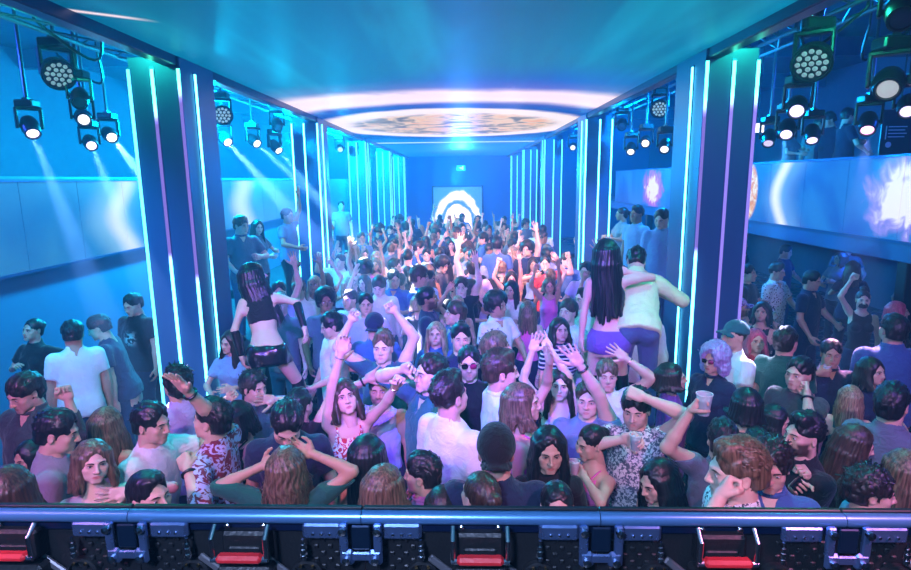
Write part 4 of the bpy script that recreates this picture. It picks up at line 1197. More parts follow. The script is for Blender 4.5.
def cap_mesh(back=True):
    key = ('cap', back)
    if key in _hair: return _hair[key]
    F = Field((-.11, -.22, .0), (.11, .22, .16), .008)
    F.ell(CR+np.array([0, .0, .006]), RR+.013, .01)
    X, Y, Z = F.whole(); F.a = np.maximum(F.a, (.038+.10*np.clip(-Y, -.2, .2) if not back else .03+.08*np.clip(-Y, -.2, .2))-Z+0*X)
    s = 1 if back else -1
    bz = .028 if back else .05
    def brim(X, Y, Z):
        r = np.sqrt((X/.075)**2+((Y-s*.085)/.085)**2)-1
        return np.maximum(r*.07, np.abs(Z-(bz-.6*(X**2)/.075-.15*np.abs(Y-s*.09)))-.006)
    F.add(brim, (-.08, -.2, 0), (.08, .2, .09), .004)
    o = Soup(); o.add(*F.mesh()); o.add(*ball((0, .015, .142), (.008, .008, .005), 8, 5))
    _hair[key] = o.mesh('cap', False); return _hair[key]
def mask_mesh():
    if 'mask' in _hair: return _hair['mask']
    F = Field((-.09, -.14, -.13), (.09, .0, .01), .008)
    F.ell((0, -.035, -.062), (.062, .085, .055), .01)
    X, Y, Z = F.whole(); F.a = np.maximum(F.a, Z+.012+X*X*2.+0*Y); F.a = np.maximum(F.a, Y+.03+0*X+0*Z)
    o = Soup(); o.add(*F.mesh()); _hair['mask'] = o.mesh('face_mask', False); return _hair['mask']

PEOPLE = []
def set_slots(o, mats):
    while len(o.data.materials) < len(mats): o.data.materials.append(None)
    for i, m in enumerate(mats): o.material_slots[i].link = 'OBJECT'; o.material_slots[i].material = m
def head_kids(e, P, hair, hcol, lod, extra, var, jit, hairscale=1.):
    M = lambda R, s=1.: Matrix.Translation(Vector(P.hc))@Matrix(R.tolist()).to_4x4()@Matrix.Diagonal((jit[0]*P.hs*s, jit[1]*P.hs*s, jit[2]*P.hs*s, 1))
    if hair != 'bald':
        R = P.Rh
        if hair in ('long', 'wavy', 'verylong', 'mid', 'highpony', 'ponytail'):
            fw = P.Rh@np.array([0, -1., 0]); yaw = math.atan2(fw[0], -fw[1]); pit = math.asin(max(-1, min(1, -fw[2])))
            up = P.Rh[:, 2]; rol = math.atan2(up@(rz(yaw)@np.array([1., 0, 0])), up[2])
            R = rz(yaw)@rx(pit*.75)@ry(rol*.6)
        o = obj('hair', hair_mesh(hair, lod, var), None, e); o.matrix_local = M(R, hairscale); set_slots(o, [HAIR[hcol]])
    for x in extra:
        k, *c = x.split('=')
        if k == 'sunglasses': o = obj('sunglasses', sunglasses_mesh(), None, e)
        elif k in ('cap', 'capback'): o = obj('cap', cap_mesh(k == 'capback'), None, e); set_slots(o, [cloth(c[0])])
        elif k == 'mask': o = obj('face_mask', mask_mesh(), None, e); set_slots(o, [cloth('black')])
        else: continue
        o.matrix_local = M(P.Rh)
def band_on(e, P, side, mat, name, u=1.9, r=.006):
    A = P.arms[side]; c = arm_pt(A, u); d = unit(A[2]-A[1]); a = unit(np.cross(d, [.3, .9, .1])); b = np.cross(d, a); R = ARM[P.sex][7]*1.16+r*.5
    pts = [c+R*(a*math.cos(t)+b*math.sin(t)) for t in [2*math.pi*i/14 for i in range(15)]]
    MB().path(pts, r, 6).build(name, mat, e, True)

def P(px, py, yaw, sex, hair, hcol, top, tcol, label, h=None, head=(0, 0, 0), lean=(0, 0), arms=(), skin='light', pants='navy', extra=(), lod=0, z0=0., beard=0., dist=None, group='people in the packed crowd', legs=None, bottoms=None, build=None, var=0, cat='person', hairscale=1.):
    h = h or (1.76 if sex == 'm' else 1.66)
    s = h/1.75; Y = math.radians(yaw); R = rz(Y)
    hd = [math.radians(a) for a in (head[0], head[1]*.75-5, head[2])]; ln = [math.radians(a) for a in lean]
    bd = build or (1. if sex == 'm' else .97)
    P0 = Pose(sex, ln, hd, None, bd)
    if dist is None:
        # keep the head on its sight line but find a height that stands clear of the neighbours
        best = None
        for dh in (0, -.03, .03, -.06, .06, -.09, .09, -.12, .12, -.15):
            ss = (h+dh)/1.75; t_ = onz(px, py, z0+ss*P0.hc[2]); r_ = t_-ss*R@P0.hc
            dm = min([9]+[math.hypot(r_[0]-q[2][0], r_[1]-q[2][1]) for q in PEOPLE])
            if best is None or min(dm, .46) > best[0]+.015: best = (min(dm, .46), h+dh)
        h = best[1]; s = h/1.75
    if dist is None:
        tgt = onz(px, py, z0+s*P0.hc[2]); root = tgt-s*R@P0.hc; root[2] = z0
    else:
        tgt = ony(px, py, dist); root = tgt-s*R@P0.hc
        if z0 is not None and z0 >= 0: root[2] = z0
    loc = lambda w: R.T@(np.asarray(w)-root)/s
    spec = {}; pend = []
    for a in arms:
        a = dict(zip(('px', 'py', 'dy', 'hand', 'palm', 'pole', 'side'), a)) if not isinstance(a, dict) else dict(a)
        T = loc(ony(a['px'], a['py'], root[1]+a.get('dy', 0)))
        pend.append((a, T))
    if pend:
        free = [-1, 1]
        if len(pend) == 2 and not pend[0][0].get('side'):
            sx = [p[1][0] for p in pend]; order = (-1, 1) if sx[0] < sx[1] else (1, -1)
        else: order = [p[0].get('side') or (1 if p[1][0] > 0 else -1) for p in pend]
        for (a, T), side in zip(pend, order):
            S = P0.arms[side][0]; dv = unit(T-S)
            d = dict(t=T-dv*.075, hand=a.get('hand') or 'relaxed')
            if a.get('palm'): d['palm'] = tuple(R.T@np.array(a['palm'], float))
            if a.get('pole'): d['pole'] = tuple(P0.Rl.T@R.T@np.array(a['pole'], float))
            if a.get('dir'): d['dir'] = tuple(R.T@np.array(a['dir'], float))
            spec[side] = d
    for side in (-1, 1):
        if side not in spec:
            k = 0 if lod == 0 else (len(PEOPLE)*3+side) % 3
            spec[side] = [dict(t=(side*.235, -.03, .86), hand='relaxed'), dict(t=(side*.16, -.3, 1.06), hand='relaxed', pole=(side, .5, -.6)), dict(t=(side*.24, -.16, .92), hand='relaxed')][k]
    Q = Pose(sex, ln, hd, spec, bd)
    e = empty('person', tuple(root), Y); e.scale = (s, s, s)
    tag(e, label, cat, group)
    rr = random.Random(len(PEOPLE)*17+5); jit = (rr.uniform(.96, 1.04), rr.uniform(.97, 1.03), rr.uniform(.97, 1.04))
    brow = tuple(v*.9+.004 for v in HC[hcol][0])
    bm = body_mesh('body', Q, lod, beard, brow, legs, jit)
    obj('body', bm, [SKIN[skin], EYE], e)
    if top: obj('top' if top in ('tank', 'strap', 'tube', 'crop', 'bra') else ('jacket' if top == 'jacket' else 'shirt'), top_mesh('top', Q, top, lod, len(PEOPLE)*.37), cloth(tcol), e)
    if legs is None:
        o = obj('trousers', trouser_mesh(sex, len(PEOPLE) % 2), None, e); set_slots(o, [cloth(pants), shoe])
    if bottoms: bottoms(e, Q)
    head_kids(e, Q, hair, hcol, lod, extra, var, jit, hairscale)
    for x in extra:
        k, *c = x.split('=')
        if k in ('watch', 'wristband', 'bracelet'):
            band_on(e, Q, int(c[0]), gilt if k == 'bracelet' else rubber, k, 1.86, .004 if k == 'bracelet' else .0085)
    PEOPLE.append((e, Q, root, s, R, tgt))
    return PEOPLE[-1]
def hand_world(p, side):
    e, Q, root, s, R, t = p; S, E, Wr, sp = Q.arms[side]
    d = unit(sp['dir']) if sp.get('dir') is not None else unit(Wr-E)
    n = np.array(sp.get('palm') or (-side*.9, -.4, 0), float); n = n-d*(n@d); n = unit(n)
    return root+s*R@(Wr+d*.085+n*.04), R@d, R@n
clear = pm('cup_plastic', (.75, .85, .88), .12, 0.)
def cup(p, side, label, r=.042, hgt=.11, liquid=(.1, .35, .32), tilt=0):
    c, d, n = hand_world(p, side)
    e = tag(empty('drinking_cup', tuple(c-np.array([0, 0, hgt*.5]))), label, 'cup'); e.rotation_euler = (tilt, 0, 0)
    m, nt, out = new_mat('cup_clear'); b = nt.nodes.new('ShaderNodeBsdfPrincipled'); nt.links.new(b.outputs[0], out.inputs[0])
    b.inputs['Base Color'].default_value = (.8, .9, .92, 1); b.inputs['Roughness'].default_value = .1; b.inputs['Alpha'].default_value = .45
    MB().lathe([(r*.72, 0), (r, hgt), (r*.95, hgt), (r*.69, .004)], 20, cap=False).build('cup_wall', m, e, True)
    MB().lathe([(r*.69, .003), (r*.88, hgt*.72)], 20).build('drink', pm('drink_%d' % int(liquid[0]*100+liquid[2]*1000), liquid, .15), e, True)
    MB().lathe([(r*.98, hgt-.004), (r*1.06, hgt-.002), (r*1.06, hgt+.003), (r*.96, hgt+.003)], 20, cap=False).build('rim', pm('cup_rim', (.8, .82, .8), .25), e, True)
    for k in range(3):
        g = k*2.1; q = MB().box((-.012, -.012, -.012), (.012, .012, .012), .003).build('ice_cube', clear, e); q.location = (.4*r*math.cos(g), .4*r*math.sin(g), hgt*.75); q.rotation_euler = (g, .5*k, g)
    return e
def phone(p, side, label, lit=None):
    c, d, n = hand_world(p, side)
    e = tag(empty('mobile_phone', tuple(c)), label, 'phone')
    x = unit(np.cross(d, n)); up = unit(d*.4+np.array([0, 0, .9])); nn = unit(np.cross(x, up))
    e.rotation_euler = Matrix(np.stack([x, -nn, up], 1).tolist()).to_euler()
    MB().box((-.036, -.004, -.07), (.036, .004, .08), .003).build('case', rubber, e)
    MB().box((-.033, -.0052, -.065), (.033, -.0042, .074)).build('display', pm('phone_lit', (.05, .06, .1), .1, 0, lit, 2.5) if lit else pm('phone_glass', (.008, .009, .012), .06), e)
    return e

# ---------------------------------------------------------------- the people one can tell apart
UP = (0, -1, 0)
G1, G2, G3 = 'people packed before the video wall', 'people in the middle of the dance floor', 'people on the mezzanine side'
# by the plain blue wall
P(33, 330, -8, 'f', 'bun', 'black', 'tee', 'black', 'person in a black T-shirt facing the stage, back to the plain blue wall', head=(-5, 0, 5), arms=[(12, 372, -.2, 'relaxed'), (62, 366, -.2, 'relaxed')], group=G1)
P(73, 334, -140, 'm', 'short', 'black', 'tee', 'white', 'person in a plain white T-shirt turned away below the ribbon screen', head=(-10, 15, 0), skin='tan', group=G1)
P(99, 328, -75, 'm', 'short', 'dark', 'tee', 'navy', 'person in a navy T-shirt leaning in to speak to the one in plain white', lean=(14, 0), head=(0, 15, 0), group=G1)
P(133, 305, -12, 'm', 'short', 'black', 'tee', 'print:black:white', 'person in a black T-shirt with white chest print, head bowed, beside the pillar', head=(-5, 28, 0), group=G1)
P(25, 393, -10, 'm', 'fringe', 'dark', 'jacket', 'charcoal', 'person in an open dark jacket looking down, one fist raised', head=(-8, 30, 0), arms=[(72, 394, -.15, 'fist', UP)], group=G1)
P(58, 433, 120, 'm', 'short', 'black', 'tee', 'grey', 'person in a grey T-shirt with dark collar, bent towards the bare-shouldered one', lean=(10, 0), head=(-12, 12, 0), group=G1)
P(29, 458, -20, 'f', 'mid', 'black', 'tee', 'black', 'person in black half hidden behind the grey T-shirt', h=1.6, head=(0, 12, 0), skin='tan', group=G1)
P(93, 462, 38, 'f', 'mid', 'light', 'tube', 'white', 'bare-shouldered person in a white strapless top, gazing aside', head=(6, 4, 6), arms=[(130, 494, -.02, 'open', (.2, -1, .3))], skin='fair', group=G1, extra=('bracelet=1',))
P(12, 492, 175, 'f', 'long', 'brown', 'tank', 'black', 'person in a black tank seen from behind at the end of the video wall', group=G1)
P(108, 424, 165, 'f', 'long', 'light', 'tank', 'sky', 'person in a pale blue tank seen from behind, beside the white T-shirt reacher', h=1.6, group=G1)
P(152, 424, 80, 'm', 'short', 'black', 'tee', 'white', 'person in a white T-shirt reaching across to the floral shirt', head=(0, 5, 0), lean=(8, 0), arms=[(213, 452, .05, 'flat')], group=G1)
P(177, 384, -130, 'm', 'curly', 'black', 'tee', 'lav', 'person in a pale lilac T-shirt behind a raised open hand', h=1.8, group=G1)
P(212, 420, -100, 'm', 'short', 'black', 'half', 'floral:wine:lav', 'person in a wine red floral shirt, one arm raised with open hand and black wristband', arms=[(176, 378, -.25, 'open', (-.3, -1, .2), (1, -.3, -.6)), (178, 468, -.3, 'fist')], extra=('wristband=-1', 'wristband=1'), group=G1)
P(150, 497, 55, 'm', 'slick', 'black', 'tee', 'black', 'person looking up sideways just over the video wall, before the white T-shirt reacher', h=1.66, head=(10, 0, 0), group=G1)
P(236, 418, -30, 'f', 'mid', 'black', 'strap', 'black', 'person in a black strappy top looking down, one fist held high', head=(-15, 28, 0), arms=[(228, 388, .1, 'fist', UP)], group=G1)
P(254, 388, 60, 'm', 'curly', 'black', 'tee', 'slate', 'person in a slate T-shirt with hand by the face, below the bending dancer', head=(0, 12, 0), arms=[(275, 398, -.1, 'open', (1, -.2, 0))], group=G1)
P(287, 424, 10, 'm', 'short', 'black', 'tee', 'navy', 'person in a navy T-shirt bowing into a hug', lean=(16, 0), head=(5, 38, 8), h=1.8, group=G1)
P(287, 468, 178, 'f', 'wavy', 'light', 'half', 'green', 'person in a dark green top hugging another round the neck', arms=[(312, 440, .1, 'relaxed', (1, -.5, 0), (1, -.4, -.8)), (262, 452, .1, 'relaxed', (-1, -.5, 0), (-1, -.4, -.8))], h=1.7, skin='tan', group=G1)
P(368, 455, 172, 'f', 'verylong', 'black', 'tank', 'black', 'person in a black top with back turned, beside the green top', h=1.72, group=G1, hairscale=1.1)
P(386, 488, 150, 'f', 'mid', 'light', 'tank', 'black', 'person in black cheek to cheek with the pink shirt', h=1.62, head=(-10, 5, 0), group=G1)
P(422, 474, -105, 'm', 'short', 'black', 'shirt', 'pink', 'person in a bright pink shirt leaning over the video wall', h=1.7, head=(0, 10, 0), group=G1)
P(300, 405, 160, 'm', 'short', 'black', 'tee', 'black', 'person in black reaching one arm high before the red and white top', arms=[(349, 326, .1, 'open', UP)], h=1.74, group=G1)
P(345, 398, 15, 'f', 'mid', 'brown', 'strap', 'floral:white:red', 'person in a red and white floral top, head thrown back, arm high', h=1.76, head=(5, -22, -8), arms=[(347, 322, 0, 'relaxed', UP), (405, 372, -.3, 'fist', UP)], extra=('bracelet=1', 'bracelet=-1'), group=G1)
P(383, 348, -5, 'm', 'quiff', 'light', 'tee', 'teal', 'person in a teal T-shirt with both bare arms raised wide', arms=[(349, 312, 0, 'fist', UP, (-1, 0, -.4)), (394, 303, .0, 'fist', UP, (1, 0, -.2))], skin='fair', h=1.78, group=G2)
P(380, 390, 0, 'm', 'short', 'black', 'tank', 'lav', 'person in a lilac tank with an open palm raised beside the face', h=1.64, beard=.5, arms=[(368, 372, -.1, 'open', UP)], extra=('wristband=-1',), skin='tan', group=G1)
P(430, 374, -55, 'm', 'short', 'dark', 'jacket', 'teal', 'smiling person in a dark teal jacket stretching an arm towards the lilac tank', arms=[(400, 362, -.05, 'relaxed')], skin='fair', group=G1)
P(450, 396, 135, 'm', 'fade', 'dark', 'tee', 'white', 'person in a white T-shirt seen from behind, beside the open white shirt', group=G1)
P(469, 364, 0, 'm', 'short', 'black', 'tee', 'black', 'person in red-tinted sunglasses and a black T-shirt', extra=('sunglasses',), beard=.35, group=G1)
P(501, 372, 100, 'm', 'quiff', 'brown', 'shirt', 'white', 'person in an open white shirt looking aside', h=1.88, head=(0, 8, 0), group=G1)
P(523, 403, 75, 'f', 'mid', 'light', 'strap', 'pink', 'person in a pink strappy top reaching an arm up beside the open white shirt', arms=[(553, 352, 0, 'flat', (-1, -.3, 0))], group=G1)
P(496, 452, 178, 'm', 'buzz', 'black', 'tee', 'navy', 'person in a navy T-shirt and black cap, back turned', extra=('capback=black',), build=1.1, h=1.8, group=G1)
P(480, 496, -150, 'f', 'bun', 'brown', 'tank', 'black', 'person in black just over the video wall, before the black cap', h=1.62, group=G1)
P(444, 506, 170, 'f', 'mid', 'dark', 'tank', 'charcoal', 'person in charcoal ducking behind the video wall beside the pink shirt', h=1.55, group=G1)
P(549, 450, 0, 'f', 'long', 'black', 'tee', 'black', 'person in a black top facing the stage beside the pink and lilac top', head=(0, 16, 0), skin='light', group=G1, var=1)
P(557, 509, -5, 'f', 'pulled', 'black', 'tee', 'charcoal', 'person of whom only the brow shows above the video wall', h=1.62, head=(0, 0, 0), group=G1)
P(591, 443, -58, 'f', 'bun', 'black', 'strap', 'fade:lav:pink', 'person in a pink and lilac top with black shoulder strap, holding a drink', head=(-12, 20, 0), arms=[(574, 474, -.12, 'grip', (-.6, .3, .2))], group=G1)
P(560, 385, -12, 'f', 'long', 'dark', 'strap', 'lav', 'person in a lilac top with both arms stretched up', arms=[(531, 342, .0, 'open', UP), (546, 340, .05, 'open', UP)], skin='fair', group=G1)
P(588, 400, -18, 'm', 'short', 'brown', 'tee', 'sky', 'person in a light blue T-shirt, hand raised with black wristband across the head', arms=[(574, 353, -.15, 'open', (-.3, -1, 0), (1, -.3, -.5), 1)], extra=('wristband=1',), skin='fair', group=G1)
P(607, 376, -8, 'm', 'fringe', 'light', 'tee', 'white', 'person in white peeking between the raised hands below the dancers', h=1.66, arms=[(626, 350, 0, 'open', UP)], extra=('bracelet=1',), group=G2)
pat = P(636, 409, -22, 'm', 'fringe', 'black', 'shirt', 'fleck:slate:white', 'person in a grey flecked short sleeve shirt wiping the forehead', head=(-6, 16, 0), arms=[(640, 388, -.16, 'fist', (0, .6, -.6), (1, -.2, -.5)), (626, 440, -.3, 'grip', (.4, -1, 0))], group=G1, h=1.8, skin='fair', beard=.25)
P(657, 481, -65, 'f', 'long', 'black', 'tank', 'black', 'laughing person in black bending below the flecked shirt', h=1.6, lean=(10, 0), head=(0, 15, 0), group=G1)
P(672, 378, 75, 'f', 'bob', 'dark', 'tee', 'purple', 'person in a purple T-shirt turned towards the curly violet wig', group=G1)
P(714, 360, -55, 'f', 'wig', 'violet', 'jacket', 'navy', 'person in a curly violet wig and dark sunglasses', extra=('sunglasses',), group=G1, head=(0, 5, 0))
hold = P(722, 440, 165, 'm', 'short', 'black', 'long', 'slate', 'person in a slate sweater lifting a plastic cup', arms=[(690, 402, -.1, 'grip', (.9, -.5, 0), (-.6, 0, -1))], h=1.74, group=G1)
P(745, 405, 175, 'f', 'bob', 'black', 'tank', 'navy', 'person in navy with back turned, behind the lifted cup', h=1.68, group=G1)
P(736, 472, -95, 'm', 'quiff', 'light', 'shirt', 'palm:white:navy', 'person in a white shirt with dark palm print, hand at the mouth', head=(0, 12, 0), arms=[(708, 482, -.1, 'fist', (1, 0, 0), (.2, -.5, -1))], skin='fair', group=G1)
P(771, 466, -25, 'm', 'curly', 'dark', 'shirt', 'blue', 'person in a blue shirt looking down beside the palm print shirt', head=(-5, 20, 0), group=G1)
tel = P(803, 436, -80, 'm', 'fade', 'black', 'tee', 'black', 'person in a black T-shirt holding a phone before the charcoal cheek-rester', beard=.9, head=(0, 4, 0), arms=[(801, 497, -.2, 'grip', (0, -1, .2)), (832, 488, -.2, 'fist', (-1, 0, 0))], group=G1, h=1.8)
P(776, 420, 40, 'f', 'mid', 'black', 'tee', 'black', 'person in black bowed towards the phone holder', h=1.62, head=(15, 22, 0), group=G1)
P(756, 446, 170, 'm', 'short', 'black', 'tee', 'charcoal', 'person in charcoal turned away between violet wig and palm print', h=1.62, group=G1)
P(799, 374, -60, 'm', 'short', 'black', 'tee', 'charcoal', 'person in charcoal resting the cheek on a hand with a wristwatch', head=(0, 5, 0), arms=[(801, 388, -.15, 'fist', (-.5, .3, 0), (.5, -.3, -1), 1)], extra=('watch=1',), group=G3)
P(786, 342, 130, 'm', 'short', 'dark', 'tee', 'green', 'person in a dark green T-shirt turned away, before the navy shirt', group=G3)
drk = P(831, 354, -15, 'm', 'short', 'black', 'shirt', 'navy', 'person in a navy shirt sipping from a clear glass', head=(-8, 8, 0), arms=[(822, 372, -.15, 'grip', (0, .6, .1))], skin='tan', group=G3)
P(892, 404, 130, 'm', 'short', 'black', 'shirt', 'slate', 'person in a slate collared shirt turned towards the mezzanine side', group=G3, h=1.78)
P(856, 444, 60, 'f', 'long', 'brown', 'tee', 'black', 'person in black with bowed head before the slate collared shirt', head=(10, 26, 0), group=G3)
P(871, 492, 70, 'm', 'curly', 'dark', 'tee', 'sky', 'person in a pale striped top just over the video wall, mezzanine end', h=1.7, head=(0, 12, 0), group=G3)
P(903, 470, 160, 'f', 'long', 'light', 'tank', 'purple', 'person in purple at the mezzanine end of the video wall', h=1.64, group=G3)
P(893, 330, 172, 'm', 'short', 'dark', 'shirt', 'blue', 'person in a plain blue shirt with back turned, mezzanine side', build=1.12, h=1.84, group=G3)
P(850, 398, 150, 'f', 'long', 'blond', 'tank', 'teal', 'person in teal seen from behind beside the plain blue shirt', h=1.62, group=G3)
P(863, 300, -20, 'f', 'topknot', 'black', 'tank', 'black', 'person in a black tank and black face mask, one arm bent over the head', head=(-5, 8, 0), arms=[(852, 274, 0, 'fist', UP, (-1, 0, -.2))], extra=('mask',), skin='fair', group=G3, lod=0)
P(898, 312, 60, 'f', 'long', 'red', 'tee', 'black', 'person in a black T-shirt standing right beside the black face mask', group=G3, lod=1)
P(812, 281, 35, 'm', 'short', 'black', 'shirt', 'navy', 'person in a navy shirt standing at the mezzanine, head bent', head=(5, 20, 0), group=G3, lod=1)
P(777, 272, 30, 'm', 'fade', 'black', 'shirt', 'dots:white:black', 'person in a white shirt with black spots before the mezzanine', head=(10, 15, 0), lod=1, group=G3)
P(786, 252, 40, 'm', 'short', 'black', 'tee', 'navy', 'person in navy behind the spotted shirt, looking down', head=(0, 25, 0), lod=1, group=G3)
P(748, 274, 45, 'm', 'short', 'black', 'tee', 'charcoal', 'person in charcoal between the first mezzanine side pillar and the spotted shirt', lod=1, group=G3)
P(848, 248, -15, 'm', 'short', 'black', 'tee', 'teal', 'person in a teal T-shirt looking down under the ribbon screen', head=(15, 30, 0), lod=1, group=G3, h=1.82)
P(762, 312, -40, 'f', 'mid', 'black', 'tank', 'black', 'person in black below the spotted shirt, facing the pillar', lod=1, group=G3)
P(740, 308, 70, 'm', 'buzz', 'black', 'tee', 'purple', 'person in a patterned bandana beside the first mezzanine side pillar', extra=('cap=floral:purple:lav',), beard=.7, lod=1, group=G3, h=1.68)
P(734, 336, -75, 'm', 'buzz', 'dark', 'tee', 'white', 'person in white with a peaked cap, behind the violet wig', extra=('cap=teal',), lod=1, group=G3, h=1.9)
P(756, 341, -10, 'f', 'mid', 'red', 'tee', 'red', 'person in red behind the green T-shirt', lod=1, group=G3, h=1.62)
P(872, 372, 20, 'f', 'mid', 'dark', 'tee', 'navy', 'person in navy between the glass drinker and the plain blue shirt', lod=1, group=G3, h=1.6)
# middle of the floor
P(428, 299, 85, 'm', 'short', 'black', 'long', 'navy', 'person in a navy sweater facing the mezzanine side, mid floor', beard=.8, h=1.84, group=G2, lod=1, skin='brown')
P(455, 314, -70, 'm', 'fringe', 'brown', 'shirt', 'blue', 'person in a blue shirt before the navy sweater, mid floor', lod=1, group=G2)
P(497, 306, 40, 'm', 'afro', 'dark', 'shirt', 'white', 'person in a white collared shirt looking aside, mid floor', lod=1, group=G2, head=(15, 5, 0), skin='tan')
P(436, 334, -5, 'f', 'long', 'blond', 'tee', 'blue', 'person in blue facing the stage behind the sunglasses wearer', lod=1, group=G2)
P(461, 339, 5, 'm', 'quiff', 'black', 'tee', 'navy', 'person in navy right behind the red-tinted sunglasses', lod=1, group=G2)
P(497, 348, 100, 'm', 'curly', 'light', 'tee', 'teal', 'person in teal behind the open white shirt', lod=1, group=G2, h=1.8)
P(568, 312, -40, 'm', 'fringe', 'brown', 'tee', 'white', 'person in white facing aside beside the dancer in violet shorts', lod=1, group=G2)
P(560, 330, 10, 'f', 'mid', 'dark', 'shirt', 'stripe:navy:white', 'smiling person in a navy and white striped shirt below the dancer in violet shorts', lod=1, group=G2)
P(528, 310, 170, 'f', 'long', 'light', 'tank', 'pink', 'person in pink with back turned, mid floor', lod=1, group=G2)
P(583, 300, -60, 'm', 'fade', 'dark', 'shirt', 'cream', 'person in a cream shirt beside the dancer in violet shorts', lod=1, group=G2)
P(326, 302, 20, 'm', 'afro', 'black', 'tee', 'slate', 'person in a slate T-shirt just past the bending dancer', lod=1, group=G2, skin='brown')
P(350, 300, -30, 'm', 'short', 'black', 'tee', 'white', 'person in white beside the slate T-shirt past the bending dancer', lod=1, group=G2)
P(366, 305, 10, 'm', 'short', 'black', 'tee', 'lav', 'person in pale lilac facing the stage near the slate T-shirt', lod=1, group=G2)
P(375, 326, 175, 'm', 'buzz', 'black', 'tee', 'blue', 'person in blue and a dark cap turned away, behind the raised bare arms', extra=('capback=navy',), lod=1, group=G2)
P(331, 326, -60, 'm', 'curly', 'black', 'tee', 'white', 'person in white with bowed head, before the slate T-shirt', head=(0, 25, 0), lod=1, group=G2)
P(340, 262, -20, 'm', 'short', 'black', 'tee', 'white', 'person in white with a fist punched up near the second blue wall pillar', arms=[(316, 254, 0, 'fist', UP)], lod=1, group=G2)
P(545, 264, -10, 'm', 'short', 'black', 'tee', 'red', 'person in a red T-shirt filming with a raised phone', arms=[(534, 276, -.4, 'grip', (0, 1, 0)), (571, 254, 0, 'fist', UP, (1, 0, -.5))], lod=1, group=G2)

# ---- held things
cup(hold, 1 if hold[1].arms[1][3].get('palm') else -1, 'lifted clear plastic cup with pale rim and ice', .044, .12, (.03, .2, .2))
cup(drk, 1 if 'palm' in drk[1].arms[1][3] else -1, 'clear glass at the lips of the navy shirt', .036, .1, (.3, .5, .55))
cup(pat, -1 if pat[1].arms[-1][3]['hand'] == 'grip' else 1, 'small dark drink in the hand of the flecked shirt', .034, .09, (.03, .02, .03))
for q in PEOPLE:
    if 'pink and lilac top with black' in q[0]['label']: cup(q, -1 if q[1].arms[-1][3]['hand'] == 'grip' else 1, 'small pink drink held by the pink and lilac top', .033, .09, (.6, .1, .3))
    if 'filming' in q[0]['label']: phone(q, 1 if q[1].arms[1][3]['hand'] == 'grip' else -1, 'lit phone raised by the red T-shirt', (.5, .6, 1.))
phone(tel, 1 if tel[1].arms[1][3]['hand'] == 'grip' else -1, 'black phone held by the black T-shirt')

# ---------------------------------------------------------------- dancers on podiums
vinyl = pm('black_vinyl', (.01, .011, .014), .22)
def legwear(kind):
    def make(e, Q):
        Ri = Q.Rl.T
        if kind == 'jeans':
            F = Field((-.26, -.3, .02), (.26, .3, 1.1), .018)
            F.add(torso_fn(Q.prof[Q.prof[:, 0] > .9], Ri, .012), (-.24, -.28, .7), (.24, .28, 1.1), .03)
            F.ell(Q.tr((0, .03, .93)), (.178, .125, .13), .03, Q.Rl)
            for s in (-1, 1): F.ell((s*.085, .07, .89), (.098, .1, .12), .04)
            for s, L in Q.legs.items(): F.rc(L[0], L[1], .1, .072, .03); F.rc(L[1], L[2], .072, .056, .02)
            X, Y, Z = F.whole(); F.a = np.maximum(F.a, Ri[2][0]*X+Ri[2][1]*(Y-PEL[1])+Ri[2][2]*(Z-PEL[2])-.075)
            o = Soup(); o.add(*F.mesh()); obj('jeans', o.mesh('jeans', False), cloth('jean'), e)
            return
        F = Field((-.26, -.2, .6), (.26, .24, 1.02), .017)
        F.add(torso_fn(Q.prof, Ri, .008), (-.2, -.16, .74), (.2, .2, 1.0), .02)
        for s in (-1, 1): F.ell(Q.tr((s*.075, .07, .86)), (.094, .086, .098), .04)
        for s, L in Q.legs.items(): F.rc(L[0], L[0]+(L[1]-L[0])*.3, .098, .088, .03)
        X, Y, Z = F.whole(); F.a = np.maximum(F.a, Z-.985+0*X+0*Y); F.a = np.maximum(F.a, .775-Z+0*X+0*Y)
        o = Soup(); o.add(*F.mesh()); obj('shorts', o.mesh('shorts', False), cloth('purple') if kind == 'violet' else vinyl, e)
        for s, L in Q.legs.items():
            hp, kn, an, toe = L
            G = Field(np.minimum(np.minimum(kn, an), toe)-.1, np.maximum(np.maximum(kn, an), toe)+.1, .016)
            t = kn+(hp-kn)*.1; G.rc(t, kn+(an-kn)*.3, .064, .064, .02); G.rc(kn+(an-kn)*.3, an, .064, .044, .02); G.rc(an, toe, .045, .032, .02)
            o = Soup(); o.add(*G.mesh()); obj('boot', o.mesh('boot', False), vinyl, e)
        if kind == 'gloves':
            for s, (S, E, Wr, sp) in Q.arms.items():
                G = Field(np.minimum(E, Wr)-.08, np.maximum(E, Wr)+.08, .013); G.rc(E+(Wr-E)*.1, E+(Wr-E)*.95, .041, .03, .01)
                o = Soup(); o.add(*G.mesh()); obj('arm_warmer', o.mesh('arm_warmer', False), vinyl, e)
    return make
def stance(a, b):
    A = {}
    for s, k in ((-1, a), (1, b)):
        A[s] = [np.array(q, float) for q in ((s*.092, .012, .88), (s*k[0], k[1], .5), (s*k[2], k[3], .085), (s*(k[2]+.03), k[3]-.13, .03))]
    return A
def dancer(*a, legs=None, bottoms=None, **k):
    def bt(e, Q):
        Q.legs = legs; bottoms(e, Q)
    return P(*a, legs=legs, bottoms=bt if bottoms else None, z0=-1, group='podium dancers', **k)
d1 = dancer(255, 277, 192, 'f', 'verylong', 'black', 'bra', 'black', 'dancer in black crop top, shorts and boots bending over on a podium', h=1.72, dist=5.3, lean=(28, 8), head=(-72, -14, 0), arms=[(309, 332, -.05, 'relaxed')], legs=stance((.26, -.14, .3, .04), (.2, -.1, .24, .05)), bottoms=legwear('gloves'), skin='light', hairscale=1.15)
